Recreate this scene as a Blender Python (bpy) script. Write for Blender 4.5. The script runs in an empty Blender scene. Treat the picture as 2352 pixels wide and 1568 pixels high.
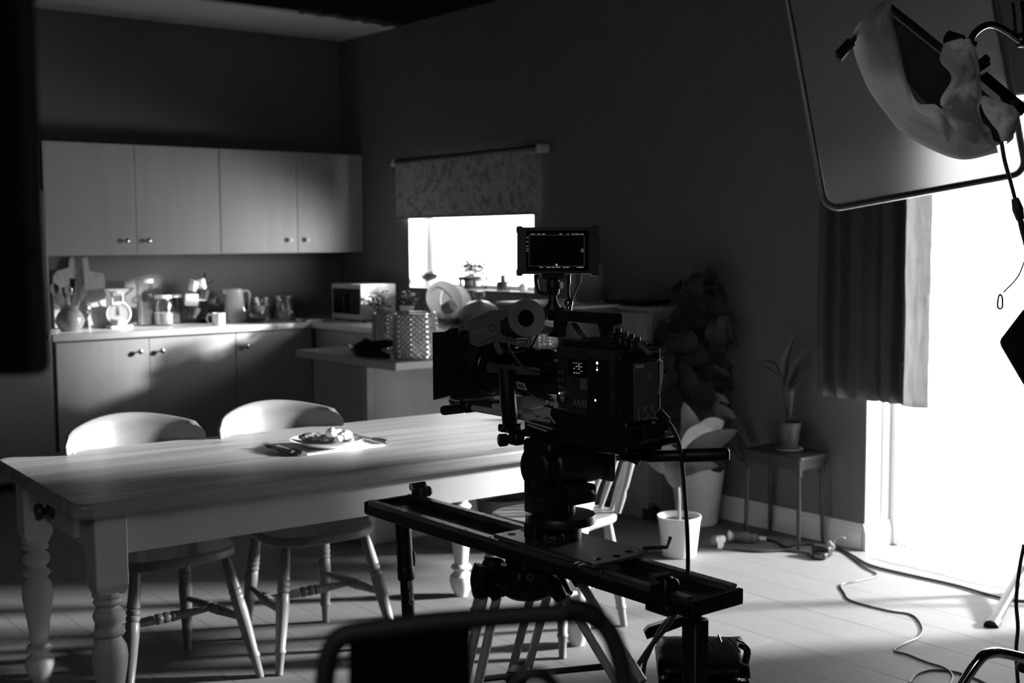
import bpy, bmesh, math, random
from mathutils import Vector, Matrix, noise
SC = bpy.context.scene
COL = SC.collection
PI = math.pi
random.seed(7)

# ---------------------------------------------------------------- camera
CAM_C = Vector((-4.82, -8.1363, 1.463))
YAW, PIT, ROLL, FPX = 0.6728, 0.0818, -0.0065, 2796.1
_F = Vector((math.sin(YAW)*math.cos(PIT), math.cos(YAW)*math.cos(PIT), -math.sin(PIT)))
_R0 = _F.cross(Vector((0, 0, 1))).normalized(); _U0 = _R0.cross(_F)
_R = _R0*math.cos(ROLL) + _U0*math.sin(ROLL)
_U = _U0*math.cos(ROLL) - _R0*math.sin(ROLL)
cd = bpy.data.cameras.new('shot_camera')
cam = bpy.data.objects.new('shot_camera', cd); COL.objects.link(cam)
m = Matrix.Identity(4)
for i, v in enumerate((_R, _U, -_F)):
    for j in range(3): m[j][i] = v[j]
m.translation = CAM_C
cam.matrix_world = m
cd.sensor_width = 36; cd.lens = FPX/2352*36; cd.clip_start = .05; cd.clip_end = 60
cd.dof.use_dof = True; cd.dof.focus_distance = 2.75; cd.dof.aperture_fstop = 4.8
SC.camera = cam

# ---------------------------------------------------------------- world, exposure, lamps
SC.view_settings.view_transform = 'Standard'; SC.view_settings.look = 'None'
SC.view_settings.gamma = 1; SC.view_settings.use_curve_mapping = False
SC.view_settings.exposure = 0.0
w = bpy.data.worlds.new('studio_dark'); SC.world = w; w.use_nodes = True
w.node_tree.nodes['Background'].inputs[0].default_value = (1, 1, 1, 1)
w.node_tree.nodes['Background'].inputs[1].default_value = 0.0012

def lamp(name, loc, target, power, radius, cone, blend=.2):
    l = bpy.data.lights.new(name, 'SPOT'); l.energy = power; l.shadow_soft_size = radius
    l.spot_size = math.radians(cone); l.spot_blend = blend
    o = bpy.data.objects.new(name, l); COL.objects.link(o); o.location = loc
    o.rotation_euler = (Vector(target)-Vector(loc)).to_track_quat('-Z', 'Y').to_euler()
    return o
# film lamps standing outside the set: one rakes through the small window, one through the patio door
def toward(az, el): return Vector((math.cos(az)*math.cos(el), math.sin(az)*math.cos(el), math.sin(el)))
WIN_DIR = toward(math.radians(-30), math.radians(14.6))
lamp('window_film_lamp', Vector((0, -1.25, 1.39))+WIN_DIR*9.5, (0, -.98, 1.39), 34000, .22, 8.8, .75)
DOOR_DIR = toward(math.radians(-29.5), math.radians(16))
lamp('door_film_lamp', Vector((-1.4, -5.0, .7))+DOOR_DIR*8.5, (-1.4, -5.0, .7), 43000, .38, 34, .15)
#lamp('second_door_lamp', (3.9, -2.55, 2.95), (-1.1, -5.6, 1.2), 700, .03, 44, .2)

def area(name, loc, target, power, sx, sy):
    l = bpy.data.lights.new(name, 'AREA'); l.energy = power; l.shape = 'RECTANGLE'; l.size = sx; l.size_y = sy
    o = bpy.data.objects.new(name, l); COL.objects.link(o); o.location = loc
    o.rotation_euler = (Vector(target)-Vector(loc)).to_track_quat('-Z', 'Y').to_euler()
    return o
# soft boxes behind the cloth of the door and outside the window
area('door_soft_box', (.95, -5.35, 1.35), (-2, -4.3, 1.1), 14, 1.9, 2.2)
area('window_bounce_box', (1.5, -3.3, 1.4), (0, -1.6, 1.42), 420, 2.4, 1.7)
# weak fill light added to lift the dark side of the film camera
area('studio_fill_light', (-6.6, -8.6, 3.0), (-3.0, -5.6, 1.0), 14, 1.6, 1.6)

def ray(px, py): return _F + _R*((px-1176)/FPX) - _U*((py-784)/FPX)
def P(px, py, x=None, y=None, z=None, d=None):
    """point of the place that stands behind a pixel on a known plane or at a known depth"""
    r = ray(px, py)
    if d is not None: t = d
    elif x is not None: t = (x-CAM_C.x)/r.x
    elif y is not None: t = (y-CAM_C.y)/r.y
    else: t = (z-CAM_C.z)/r.z
    return CAM_C + r*t
V = lambda *a: Vector(a)

# ---------------------------------------------------------------- materials
MATS = {}
def lin(g):
    g /= 255
    return g/12.92 if g <= .04045 else ((g+.055)/1.055)**2.4
def mat(name, v, rough=.5, metal=0., var=.12, scale=8, stretch=(1, 1, 1), bump=0., spec=.5, trans=0., coat=0., rnd=0.,
        bscale=None, ior=1.45, detail=3, v2=None, contrast=None):
    if name in MATS: return MATS[name]
    m = bpy.data.materials.new(name); m.use_nodes = True; nt = m.node_tree; N = nt.nodes; L = nt.links
    b = N['Principled BSDF']
    tc = N.new('ShaderNodeTexCoord'); mp = N.new('ShaderNodeMapping'); mp.inputs['Scale'].default_value = stretch
    L.new(tc.outputs['Object'], mp.inputs[0])
    nz = N.new('ShaderNodeTexNoise'); nz.inputs['Scale'].default_value = scale; nz.inputs['Detail'].default_value = detail
    L.new(mp.outputs[0], nz.inputs['Vector'])
    cr = N.new('ShaderNodeValToRGB')
    lo, hi = (v*(1-var), v*(1+var)) if v2 is None else (v, v2)
    e = cr.color_ramp.elements
    e[0].position, e[1].position = contrast or (.3, .7)
    e[0].color = (lo, lo, lo, 1); e[1].color = (hi, hi, hi, 1)
    fac = nz.outputs[0]
    if rnd:
        oi = N.new('ShaderNodeObjectInfo'); mr = N.new('ShaderNodeMapRange')
        mr.inputs[3].default_value = -rnd; mr.inputs[4].default_value = rnd
        L.new(oi.outputs['Random'], mr.inputs[0]); ad = N.new('ShaderNodeMath'); ad.operation = 'ADD'
        L.new(fac, ad.inputs[0]); L.new(mr.outputs[0], ad.inputs[1]); fac = ad.outputs[0]
    L.new(fac, cr.inputs[0]); L.new(cr.outputs[0], b.inputs['Base Color'])
    b.inputs['Roughness'].default_value = rough; b.inputs['Metallic'].default_value = metal
    b.inputs['Specular IOR Level'].default_value = spec; b.inputs['Transmission Weight'].default_value = trans
    b.inputs['Coat Weight'].default_value = coat; b.inputs['IOR'].default_value = ior
    if bump:
        bp = N.new('ShaderNodeBump'); bp.inputs['Strength'].default_value = bump; bp.inputs['Distance'].default_value = .01
        if bscale:
            n2 = N.new('ShaderNodeTexNoise'); n2.inputs['Scale'].default_value = bscale
            L.new(mp.outputs[0], n2.inputs['Vector']); L.new(n2.outputs[0], bp.inputs['Height'])
        else: L.new(nz.outputs[0], bp.inputs['Height'])
        L.new(bp.outputs[0], b.inputs['Normal'])
    MATS[name] = m
    return m
def cloth_mat(name, v, tl, tp=0., bump=.3, bscale=30, scale=6):
    """thin cloth: diffuse + translucent (+ open weave)"""
    m = bpy.data.materials.new(name); m.use_nodes = True; N = m.node_tree.nodes; L = m.node_tree.links
    N.remove(N['Principled BSDF']); out = N['Material Output']
    tc = N.new('ShaderNodeTexCoord'); nz = N.new('ShaderNodeTexNoise'); nz.inputs['Scale'].default_value = scale
    L.new(tc.outputs['Object'], nz.inputs['Vector'])
    cr = N.new('ShaderNodeValToRGB'); e = cr.color_ramp.elements
    e[0].color = (v*.85,)*3+(1,); e[1].color = (min(v*1.1, 1),)*3+(1,); L.new(nz.outputs[0], cr.inputs[0])
    a = N.new('ShaderNodeBsdfDiffuse'); t = N.new('ShaderNodeBsdfTranslucent'); mx = N.new('ShaderNodeMixShader'); mx.inputs[0].default_value = tl
    n2 = N.new('ShaderNodeTexNoise'); n2.inputs['Scale'].default_value = bscale; L.new(tc.outputs['Object'], n2.inputs['Vector'])
    bp = N.new('ShaderNodeBump'); bp.inputs['Strength'].default_value = bump; bp.inputs['Distance'].default_value = .01
    L.new(n2.outputs[0], bp.inputs['Height'])
    for s in (a, t): L.new(cr.outputs[0], s.inputs[0]); L.new(bp.outputs[0], s.inputs['Normal'])
    L.new(a.outputs[0], mx.inputs[1]); L.new(t.outputs[0], mx.inputs[2])
    res = mx.outputs[0]
    if tp:
        tr = N.new('ShaderNodeBsdfTransparent'); m2 = N.new('ShaderNodeMixShader'); m2.inputs[0].default_value = tp
        L.new(res, m2.inputs[1]); L.new(tr.outputs[0], m2.inputs[2]); res = m2.outputs[0]
    L.new(res, out.inputs[0]); MATS[name] = m
    return m
def thin_glass(name, v=.95, refl=.12):
    """glass whose shadow lets the light through"""
    m = bpy.data.materials.new(name); m.use_nodes = True; N = m.node_tree.nodes; L = m.node_tree.links
    N.remove(N['Principled BSDF']); out = N['Material Output']
    tr = N.new('ShaderNodeBsdfTransparent'); tr.inputs[0].default_value = (v, v, v, 1)
    gl = N.new('ShaderNodeBsdfGlossy'); gl.inputs['Roughness'].default_value = .05
    fr = N.new('ShaderNodeLayerWeight'); fr.inputs[0].default_value = .25
    nz = N.new('ShaderNodeTexNoise'); nz.inputs['Scale'].default_value = 12
    ad = N.new('ShaderNodeMath'); ad.operation = 'MULTIPLY_ADD'; ad.inputs[1].default_value = refl; L.new(nz.outputs[0], ad.inputs[0]); fm = N.new('ShaderNodeMath'); fm.operation = 'MULTIPLY'; fm.inputs[1].default_value = .6; L.new(fr.outputs['Facing'], fm.inputs[0]); L.new(fm.outputs[0], ad.inputs[2])
    mx = N.new('ShaderNodeMixShader'); L.new(ad.outputs[0], mx.inputs[0]); L.new(tr.outputs[0], mx.inputs[1]); L.new(gl.outputs[0], mx.inputs[2])
    L.new(mx.outputs[0], out.inputs[0]); MATS[name] = m
    return m
def emit(name, v):
    m = bpy.data.materials.new(name); m.use_nodes = True; N = m.node_tree.nodes
    N['Principled BSDF'].inputs['Base Color'].default_value = (.02,)*3+(1,)
    N['Principled BSDF'].inputs['Emission Color'].default_value = (1, 1, 1, 1)
    N['Principled BSDF'].inputs['Emission Strength'].default_value = v
    MATS[name] = m
    return m

wall_m = mat('wall_paint', .165, .75, var=.05, scale=3, bump=.08, bscale=120)
white_m = mat('white_paint', .78, .45, var=.03, scale=4)
ceil_m = mat('ceiling_paint', .9, .8, var=.03)
floor_m = mat('floor_laminate', .175, .60, var=.05, scale=5, stretch=(9, .6, 1), rnd=.07, bump=.05, spec=.2)
gap_m = mat('floor_underlay', .09, .9)
cab_m = mat('cabinet_wood', .44, .42, var=.055, scale=3, stretch=(7, 7, .5), rnd=.06, detail=5)
cabdark_m = mat('cabinet_edge', .30, .5, var=.1, scale=4, stretch=(9, 9, .5))
wtop_m = mat('worktop_laminate', .70, .30, var=.04, scale=30)
steel_m = mat('steel', .7, .22, metal=1, var=.05)
chrome_m = mat('chrome', .8, .08, metal=1, var=.02)
china_m = mat('white_china', .80, .18, var=.02, scale=3, coat=.3)
jug_m = mat('glazed_jug', .17, .15, var=.25, scale=9, coat=.5)
darkpot_m = mat('dark_glaze', .06, .2, var=.2, scale=9, coat=.4)
woodl_m = mat('pale_wood', .42, .5, var=.2, scale=5, stretch=(8, 8, .7), detail=5)
woodm_m = mat('mid_wood', .26, .5, var=.2, scale=6, stretch=(8, 8, .8), detail=5)
darkwood_m = mat('dark_wood', .05, .35, var=.3, scale=6, stretch=(6, 6, .7))
chair_m = mat('chair_wood', .20, .38, var=.15, scale=5, stretch=(5, 5, .8), detail=5)
chairb_m = mat('chair_back_wood', .22, .35, var=.13, scale=5, stretch=(1, 5, 5), detail=5)
table_m = None
tpaint_m = mat('table_paint', .62, .45, var=.04, scale=5)
black_m = mat('black_plastic', .018, .42, var=.3, scale=20)
blackg_m = mat('black_gloss', .01, .12, var=.2)
blackmet_m = mat('black_anodised', .036, .36, metal=.4, var=.25, scale=25)
darkgr_m = mat('dark_grey_metal', .06, .38, metal=.5, var=.2, scale=20)
grey_m = mat('grey_rubber', .13, .6, var=.1)
label_m = mat('grey_label', .15, .5, var=.06, scale=20)
mark_m = mat('mark_paint', .75, .5, var=.03)
markd_m = mat('mark_dim', .30, .5, var=.03)
cable_m = mat('cable_rubber', .03, .45, var=.2)
velvet_m = mat('black_flag_cloth', .004, .95, var=.2, spec=.1)
fab_m = mat('black_fabric', .02, .85, var=.3, scale=60, bump=.3)
alu_m = mat('alu_tube', .6, .4, metal=.0, var=.06, scale=12)
curtain_m = cloth_mat('curtain_cloth', .11, .05, bump=.4, bscale=60)
sheer_m = cloth_mat('sheer_cloth', .9, .6, tp=.45, bump=.3, bscale=5)
muslin_m = cloth_mat('muslin_cloth', .72, .5, bump=.9, bscale=30)
def frosted():
    m = bpy.data.materials.new('frosted_sheet'); m.use_nodes = True; N = m.node_tree.nodes; L = m.node_tree.links
    N.remove(N['Principled BSDF']); out = N['Material Output']
    nz = N.new('ShaderNodeTexNoise'); nz.inputs['Scale'].default_value = 3; cr = N.new('ShaderNodeValToRGB'); e = cr.color_ramp.elements
    e[0].color = (.17, .17, .17, 1); e[1].color = (.21, .21, .21, 1); L.new(nz.outputs[0], cr.inputs[0])
    d = N.new('ShaderNodeBsdfDiffuse'); t = N.new('ShaderNodeBsdfTranslucent'); r = N.new('ShaderNodeBsdfRefraction')
    r.inputs['Roughness'].default_value = .45; r.inputs['IOR'].default_value = 1.25
    for s in (d, t): L.new(cr.outputs[0], s.inputs[0])
    m1 = N.new('ShaderNodeMixShader'); m1.inputs[0].default_value = .5; L.new(d.outputs[0], m1.inputs[1]); L.new(t.outputs[0], m1.inputs[2])
    m2 = N.new('ShaderNodeMixShader'); m2.inputs[0].default_value = .5; r.inputs[0].default_value = (.8, .8, .8, 1); L.new(m1.outputs[0], m2.inputs[1]); L.new(r.outputs[0], m2.inputs[2])
    L.new(m2.outputs[0], out.inputs[0]); return m
board_m = frosted()
glass_m = thin_glass('clear_glass')
leaf_m = mat('leaf_dark', .05, .35, var=.35, scale=8, spec=.6)
leafg_m = mat('leaf_grey', .055, .45, var=.2, scale=8)
leafp_m = mat('leaf_pale', .17, .45, var=.2, scale=12, bump=.4)
soil_m = mat('soil', .02, .95, var=.4, scale=60, bump=.5)
potw_m = mat('pot_white', .70, .5, var=.03)
potg_m = mat('pot_grey', .08, .45, var=.1)
bag_m = mat('bag_leather', .016, .3, var=.4, scale=14, bump=.35, spec=.6)
led_m = emit('indicator_light', 2.0)
ui_m = emit('screen_marks', .22)
ui2_m = emit('display_marks', .45)

def tabletop_material():
    m = mat('pine_tabletop', .40, .42, var=.30, scale=2.6, stretch=(.5, 10, 10), detail=9, bump=.04, spec=.9)
    N = m.node_tree.nodes; L = m.node_tree.links; b = N['Principled BSDF']
    tc = next(n for n in N if n.type == 'TEX_COORD')
    mp = N.new('ShaderNodeMapping'); mp.inputs['Scale'].default_value = (1.6, 5.5, 1)
    vo = N.new('ShaderNodeTexVoronoi'); vo.inputs['Scale'].default_value = 1.5; L.new(tc.outputs['Object'], mp.inputs[0]); L.new(mp.outputs[0], vo.inputs['Vector'])
    cr = N.new('ShaderNodeValToRGB'); cr.color_ramp.elements[0].position = .05; cr.color_ramp.elements[1].position = .13
    cr.color_ramp.elements[0].color = (.25, .25, .25, 1)
    L.new(vo.outputs['Distance'], cr.inputs[0])
    mx = N.new('ShaderNodeMix'); mx.data_type = 'RGBA'; mx.blend_type = 'MULTIPLY'; mx.inputs[0].default_value = .8
    src = b.inputs['Base Color'].links[0].from_socket
    L.new(src, mx.inputs[6]); L.new(cr.outputs[0], mx.inputs[7]); L.new(mx.outputs[2], b.inputs['Base Color'])
    return m
table_m = tabletop_material()

def blind_material():
    m = mat('blind_print', .10, .8, var=0, scale=1)
    N = m.node_tree.nodes; L = m.node_tree.links; b = N['Principled BSDF']
    tc = next(n for n in N if n.type == 'TEX_COORD')
    nz = N.new('ShaderNodeTexNoise'); nz.inputs['Scale'].default_value = 7; nz.inputs['Distortion'].default_value = 2.2; nz.inputs['Detail'].default_value = 2
    L.new(tc.outputs['Object'], nz.inputs['Vector'])
    wv = N.new('ShaderNodeTexWave'); wv.inputs['Scale'].default_value = 9; wv.inputs['Distortion'].default_value = 14; wv.inputs['Detail Scale'].default_value = 1.2
    L.new(tc.outputs['Object'], wv.inputs['Vector'])
    ad = N.new('ShaderNodeMath'); ad.operation = 'MULTIPLY_ADD'; ad.inputs[1].default_value = .45; L.new(wv.outputs[1], ad.inputs[0]); L.new(nz.outputs[0], ad.inputs[2])
    cr = N.new('ShaderNodeValToRGB'); cr.color_ramp.elements[0].position = .38; cr.color_ramp.elements[1].position = .85
    cr.color_ramp.elements[0].color = (.26, .26, .26, 1); cr.color_ramp.elements[1].color = (.52, .52, .52, 1)
    L.new(ad.outputs[0], cr.inputs[0]); L.new(cr.outputs[0], b.inputs['Base Color'])
    tr = N.new('ShaderNodeBsdfTranslucent'); L.new(cr.outputs[0], tr.inputs[0])
    mx = N.new('ShaderNodeMixShader'); mx.inputs[0].default_value = .04
    L.new(b.outputs[0], mx.inputs[1]); L.new(tr.outputs[0], mx.inputs[2]); L.new(mx.outputs[0], N['Material Output'].inputs[0])
    return m
blind_m = blind_material()

# ---------------------------------------------------------------- geometry helpers
def rotz(a): return Matrix.Rotation(a, 3, 'Z')
def frame_to(axis):
    return Vector(axis).normalized().to_track_quat('Z', 'Y').to_matrix()
def smooth(pts, n=6):
    pts = [Vector(p) for p in pts]
    if len(pts) < 3: return pts
    q = [pts[0]*2-pts[1]]+pts+[pts[-1]*2-pts[-2]]; out = []
    for i in range(1, len(q)-2):
        a, b, c, d = q[i-1:i+3]
        for k in range(n):
            t = k/n
            out.append(.5*((2*b)+(c-a)*t+(2*a-5*b+4*c-d)*t*t+(3*b-a-3*c+d)*t**3))
    return out+[pts[-1]]
class MB:
    def __init__(s): s.bm = bmesh.new()
    def box(s, a, b, bev=0., rot=None, seg=1):
        """box between two corners (or centre+size when rot is given)"""
        if rot is None:
            a = Vector(a); b = Vector(b); c = (a+b)/2; sz = Vector([abs(b[i]-a[i]) for i in range(3)]); R = Matrix.Identity(3)
        else: c, sz, R = Vector(a), Vector(b), rot
        r = bmesh.ops.create_cube(s.bm, size=1); vs = r['verts']
        M = Matrix.Translation(c) @ R.to_4x4() @ Matrix.Diagonal((*sz, 1)); bmesh.ops.transform(s.bm, matrix=M, verts=vs)
        if bev > 0:
            es = list({e for v in vs for e in v.link_edges})
            bmesh.ops.bevel(s.bm, geom=es, offset=min(bev, min(sz)*.45), segments=seg, affect='EDGES', profile=.5)
        return s
    def ring(s, c, R, r, n): return [s.bm.verts.new(Vector(c)+R @ V(math.cos(2*PI*i/n)*r, math.sin(2*PI*i/n)*r, 0)) for i in range(n)]
    def skin(s, rings, cap=True):
        n = len(rings[0])
        for a, b in zip(rings, rings[1:]):
            for i in range(n): s.bm.faces.new((a[i], a[(i+1) % n], b[(i+1) % n], b[i]))
        if cap:
            s.bm.faces.new(list(reversed(rings[0]))); s.bm.faces.new(rings[-1])
    def lathe(s, prof, c=(0, 0, 0), axis=(0, 0, 1), n=20, cap=True):
        R = frame_to(axis) if Vector(axis) != V(0, 0, 1) else Matrix.Identity(3)
        c = Vector(c); rings = [s.ring(c+R @ V(0, 0, z), R, max(r, .0006), n) for r, z in prof]
        s.skin(rings, cap); return s
    def cyl(s, a, b, r, r2=None, n=14):
        a = Vector(a); b = Vector(b); return s.lathe([(r, 0), (r if r2 is None else r2, (b-a).length)], a, b-a, n)
    def turned(s, a, b, prof, n=12):
        """prof: (radius, fraction along a->b)"""
        a = Vector(a); b = Vector(b); L = (b-a).length; return s.lathe([(r, t*L) for r, t in prof], a, b-a, n)
    def tube(s, pts, r, n=8, sm=0):
        pts = smooth(pts, sm) if sm else [Vector(p) for p in pts]
        rings = []; up = None
        for i, p in enumerate(pts):
            t = (pts[min(i+1, len(pts)-1)]-pts[max(i-1, 0)]).normalized()
            if up is None: up = t.orthogonal().normalized()
            up = (up-t*up.dot(t)).normalized(); bn = t.cross(up)
            if isinstance(r, (list, tuple)):
                f_ = i/(len(pts)-1)*(len(r)-1); k0 = min(int(f_), len(r)-2); rr = r[k0]+(r[k0+1]-r[k0])*(f_-k0)
            else: rr = r
            rings.append([s.bm.verts.new(p+up*math.cos(2*PI*k/n)*rr+bn*math.sin(2*PI*k/n)*rr) for k in range(n)])
        s.skin(rings); return s
    def prism(s, poly, depth):
        """poly: list of 3D points in a plane, depth: extrusion vector"""
        d = Vector(depth); a = [s.bm.verts.new(Vector(p)) for p in poly]; b = [s.bm.verts.new(Vector(p)+d) for p in poly]
        n = len(a); s.bm.faces.new(a); s.bm.faces.new(list(reversed(b)))
        for i in range(n): s.bm.faces.new((a[(i+1) % n], a[i], b[i], b[(i+1) % n]))
        return s
    def ell(s, c, r, R=None, u=14, v=9):
        q = bmesh.ops.create_uvsphere(s.bm, u_segments=u, v_segments=v, radius=1)
        if isinstance(r, (int, float)): r = (r, r, r)
        M = Matrix.Translation(Vector(c)) @ (R or Matrix.Identity(3)).to_4x4() @ Matrix.Diagonal((*r, 1))
        bmesh.ops.transform(s.bm, matrix=M, verts=q['verts']); return s
    def grid(s, rows, close=False):
        g = [[s.bm.verts.new(Vector(p)) for p in r] for r in rows]; n = len(g[0])
        for a, b in zip(g, g[1:]):
            for i in range(n if close else n-1): s.bm.faces.new((a[i], a[(i+1) % n], b[(i+1) % n], b[i]))
        return s
    def build(s, name, mt, parent=None, world=True, sm=40, solid=0., kind=None, label=None, sub=0):
        bmesh.ops.recalc_face_normals(s.bm, faces=s.bm.faces)
        if parent is not None and world: s.bm.transform(rootmat(parent).inverted())
        me = bpy.data.meshes.new(name); s.bm.to_mesh(me); s.bm.free()
        o = bpy.data.objects.new(name, me); COL.objects.link(o); me.materials.append(mt)
        if sm:
            for p in me.polygons: p.use_smooth = True
            me.set_sharp_from_angle(angle=math.radians(sm))
        if parent is not None: o.parent = parent
        if solid: md = o.modifiers.new('thickness', 'SOLIDIFY'); md.thickness = solid; md.offset = 0
        if sub: md = o.modifiers.new('round', 'SUBSURF'); md.levels = md.render_levels = sub
        if kind: o['kind'] = kind
        if label: o['label'] = label
        return o
def rootmat(o):
    M = Matrix.Identity(4)
    while o is not None: M = o.matrix_basis @ M; o = o.parent
    return M
def tag(o, label, cat, group=None):
    o['label'] = label; o['category'] = cat
    if group: o['group'] = group
    return o
def thing(name, label, cat, loc=(0, 0, 0), rz=0., group=None):
    o = bpy.data.objects.new(name, None); COL.objects.link(o); o.empty_display_size = .05
    o.location = loc; o.rotation_euler = (0, 0, rz)
    return tag(o, label, cat, group)
def struct(o): o['kind'] = 'structure'; return o
def dup(root, loc=None, rz=None, label=None, scale=None):
    def cp(o, par):
        c = o.copy(); COL.objects.link(c)
        if par is not None: c.parent = par
        for ch in list(o.children): cp(ch, c)
        return c
    r = cp(root, None)
    if loc is not None: r.location = loc
    if rz is not None: r.rotation_euler = (0, 0, rz)
    if scale is not None: r.scale = (scale,)*3
    if label: r['label'] = label
    return r
def text(s, name, size, mt, parent, origin, xdir, updir, extr=.0006, label=None):
    cu = bpy.data.curves.new(name, 'FONT'); cu.body = s; cu.size = size; cu.extrude = extr
    ob = bpy.data.objects.new(name, cu); COL.objects.link(ob)
    dg = bpy.context.evaluated_depsgraph_get(); me = bpy.data.meshes.new_from_object(ob.evaluated_get(dg))
    bpy.data.objects.remove(ob); bpy.data.curves.remove(cu)
    x = Vector(xdir).normalized(); y = Vector(updir).normalized(); zz = x.cross(y)
    M = Matrix.Identity(4)
    for i, v in enumerate((x, y, zz)):
        for j in range(3): M[j][i] = v[j]
    M.translation = Vector(origin)
    me.transform(rootmat(parent).inverted() @ M)
    me.materials.clear(); me.materials.append(mt)
    o = bpy.data.objects.new(name, me); COL.objects.link(o); o.parent = parent
    return o
# ================================================================ SETTING
fl = struct(MB().box((-5.7, -8.2, -.05), (.45, .0, -.012)).build('floor', gap_m, sm=0))
PW, k = .1925, 0
xe = -.96-PW*24; col = 0
while xe < .30:
    y = -8.2-(col*.47 % 1.28)-random.uniform(0, .05); col += 1
    while y < 0:
        y2 = y+1.28; a, b = max(y, -8.2), min(y2, 0)
        if b-a > .05:
            dz = random.uniform(-.0002, .0002)
            x2 = min(xe+PW, .44) if xe+PW < .3 else .44
            MB().box((xe+.0005, a+.00015, -.012), (x2-.0005, b-.00015, dz), .0004).build('plank', floor_m, fl, sm=0)
        y = y2
    xe += PW
ZC = 2.98
wr = MB()
for y0, y1, z0, z1 in ((.24, -.927, 0, ZC), (-.927, -2.312, 0, 1.145), (-.927, -2.312, 1.98, ZC), (-2.312, -4.745, 0, ZC),
                       (-4.745, -6.25, 2.06, 4.0), (-6.25, -8.2, 0, 4.0)):  # unseen extra height at the door, added to block lamp spill over the wall
    wr.box((0, y0, z0), (.24, y1, z1))
wr = struct(wr.build('wall_right', wall_m, sm=0))
wl = struct(MB().box((-4.6, 0, 0), (0, .2, ZC)).build('wall_left', wall_m, sm=0))
ce = struct(MB().box((-2.293, -.83, ZC), (.0, .02, ZC+.02), .002).build('ceiling', ceil_m, sm=0))
struct(MB().box((-.006, -.83, ZC-.006), (0, 0, ZC)).build('trim_1', white_m, sm=0))
# window 1
w1 = struct(MB().box((0, -.927, 1.137), (.24, -2.312, 1.146), .001).build('window_1', white_m, sm=0))
MB().box((.0, -.919, 1.146), (.238, -.928, 1.98)).build('jamb', white_m, w1)
MB().box((.0, -2.311, 1.146), (.238, -2.320, 1.98)).build('jamb', white_m, w1)
MB().box((.0, -.928, 1.972), (.238, -2.311, 1.981)).build('head_board', white_m, w1)
f = MB()
for a, b in (((.17, -.928, 1.146), (.215, -.975, 1.97)), ((.17, -2.264, 1.146), (.215, -2.311, 1.97)), ((.17, -.975, 1.146), (.215, -2.264, 1.172)), ((.17, -.975, 1.93), (.215, -2.264, 1.97))):
    f.box(a, b, .004)
f.build('window_frame', white_m, w1, sm=0)
MB().box((.19, -.976, 1.173), (.194, -2.263, 1.929)).build('pane', glass_m, w1, sm=0)
# door 1 (patio door opening)
d1 = struct(MB().box((.001, -4.744, 0), (.238, -4.752, 2.06)).build('door_1', white_m, sm=0))
MB().box((.12, -4.752, .13), (.15, -4.766, 2.05), .003).build('door_stop', white_m, d1)
MB().box((.19, -4.752, 0), (.238, -4.80, 2.05), .006).build('door_frame', white_m, d1)
MB().box((.19, -4.80, 2.0), (.238, -6.25, 2.05), .006).build('door_frame', white_m, d1)
MB().box((0.001, -4.752, 2.051), (.238, -6.25, 2.06)).build('head_board', white_m, d1)
def skirting(name, a, b, inward, h=.125):
    """moulded skirting board between two floor points"""
    a, b, n = Vector(a), Vector(b), Vector(inward)
    prof = [(0, 0), (.018, 0), (.018, .078), (.0165, .081), (.0165, .088), (.013, .094), (.013, .105), (.009, .112), (.007, .122), (.004, .125), (0, .125)]
    return struct(MB().prism([a+n*u+V(0, 0, v*h/.125) for u, v in prof], b-a).build(name, white_m, sm=0))
skirting('baseboard_right', (0, -2.9, 0), (0, -4.744, 0), (-1, 0, 0))
skirting('baseboard_door', (-.018, -4.752, 0), (.19, -4.752, 0), (0, -1, 0))
skirting('baseboard_left', (-4.6, 0, 0), (-3.1, 0, 0), (0, -1, 0))
sbx = thing('glow_panel', 'big glowing white panel added outside the kitchen window to whiten its view', 'glowing panel', (1.1, .35, 0))  # glowing panel added so that the view through the window is white
MB().box((.96, -1.25, .35), (.962, 1.95, 2.7)).build('diffuser', emit('panel_glow', 7), sbx, sm=0)
MB().box((.965, -1.28, .32), (1.15, 1.98, 2.73), .02).build('housing', black_m, sbx, sm=0)
for yy in (-.9, 1.6): MB().cyl((1.06, yy, 0), (1.06, yy, .34), .02).build('stand', blackmet_m, sbx)
# rolled plastic on the set edge
r_ = MB(); pts = [P(690+i*15, 24+i*2.2+random.uniform(-3, 3), y=-.855) for i in range(16)]
r_.tube(pts, [.012+.014*random.random() for _ in pts], 7)
tag(r_.build('plastic_roll', mat('crumpled_plastic', .12, .2, var=.6, scale=40, bump=1, bscale=30), solid=0), 'crumpled dark plastic sheet rolled along the top edge of the ceiling strip', 'plastic sheet')

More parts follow.
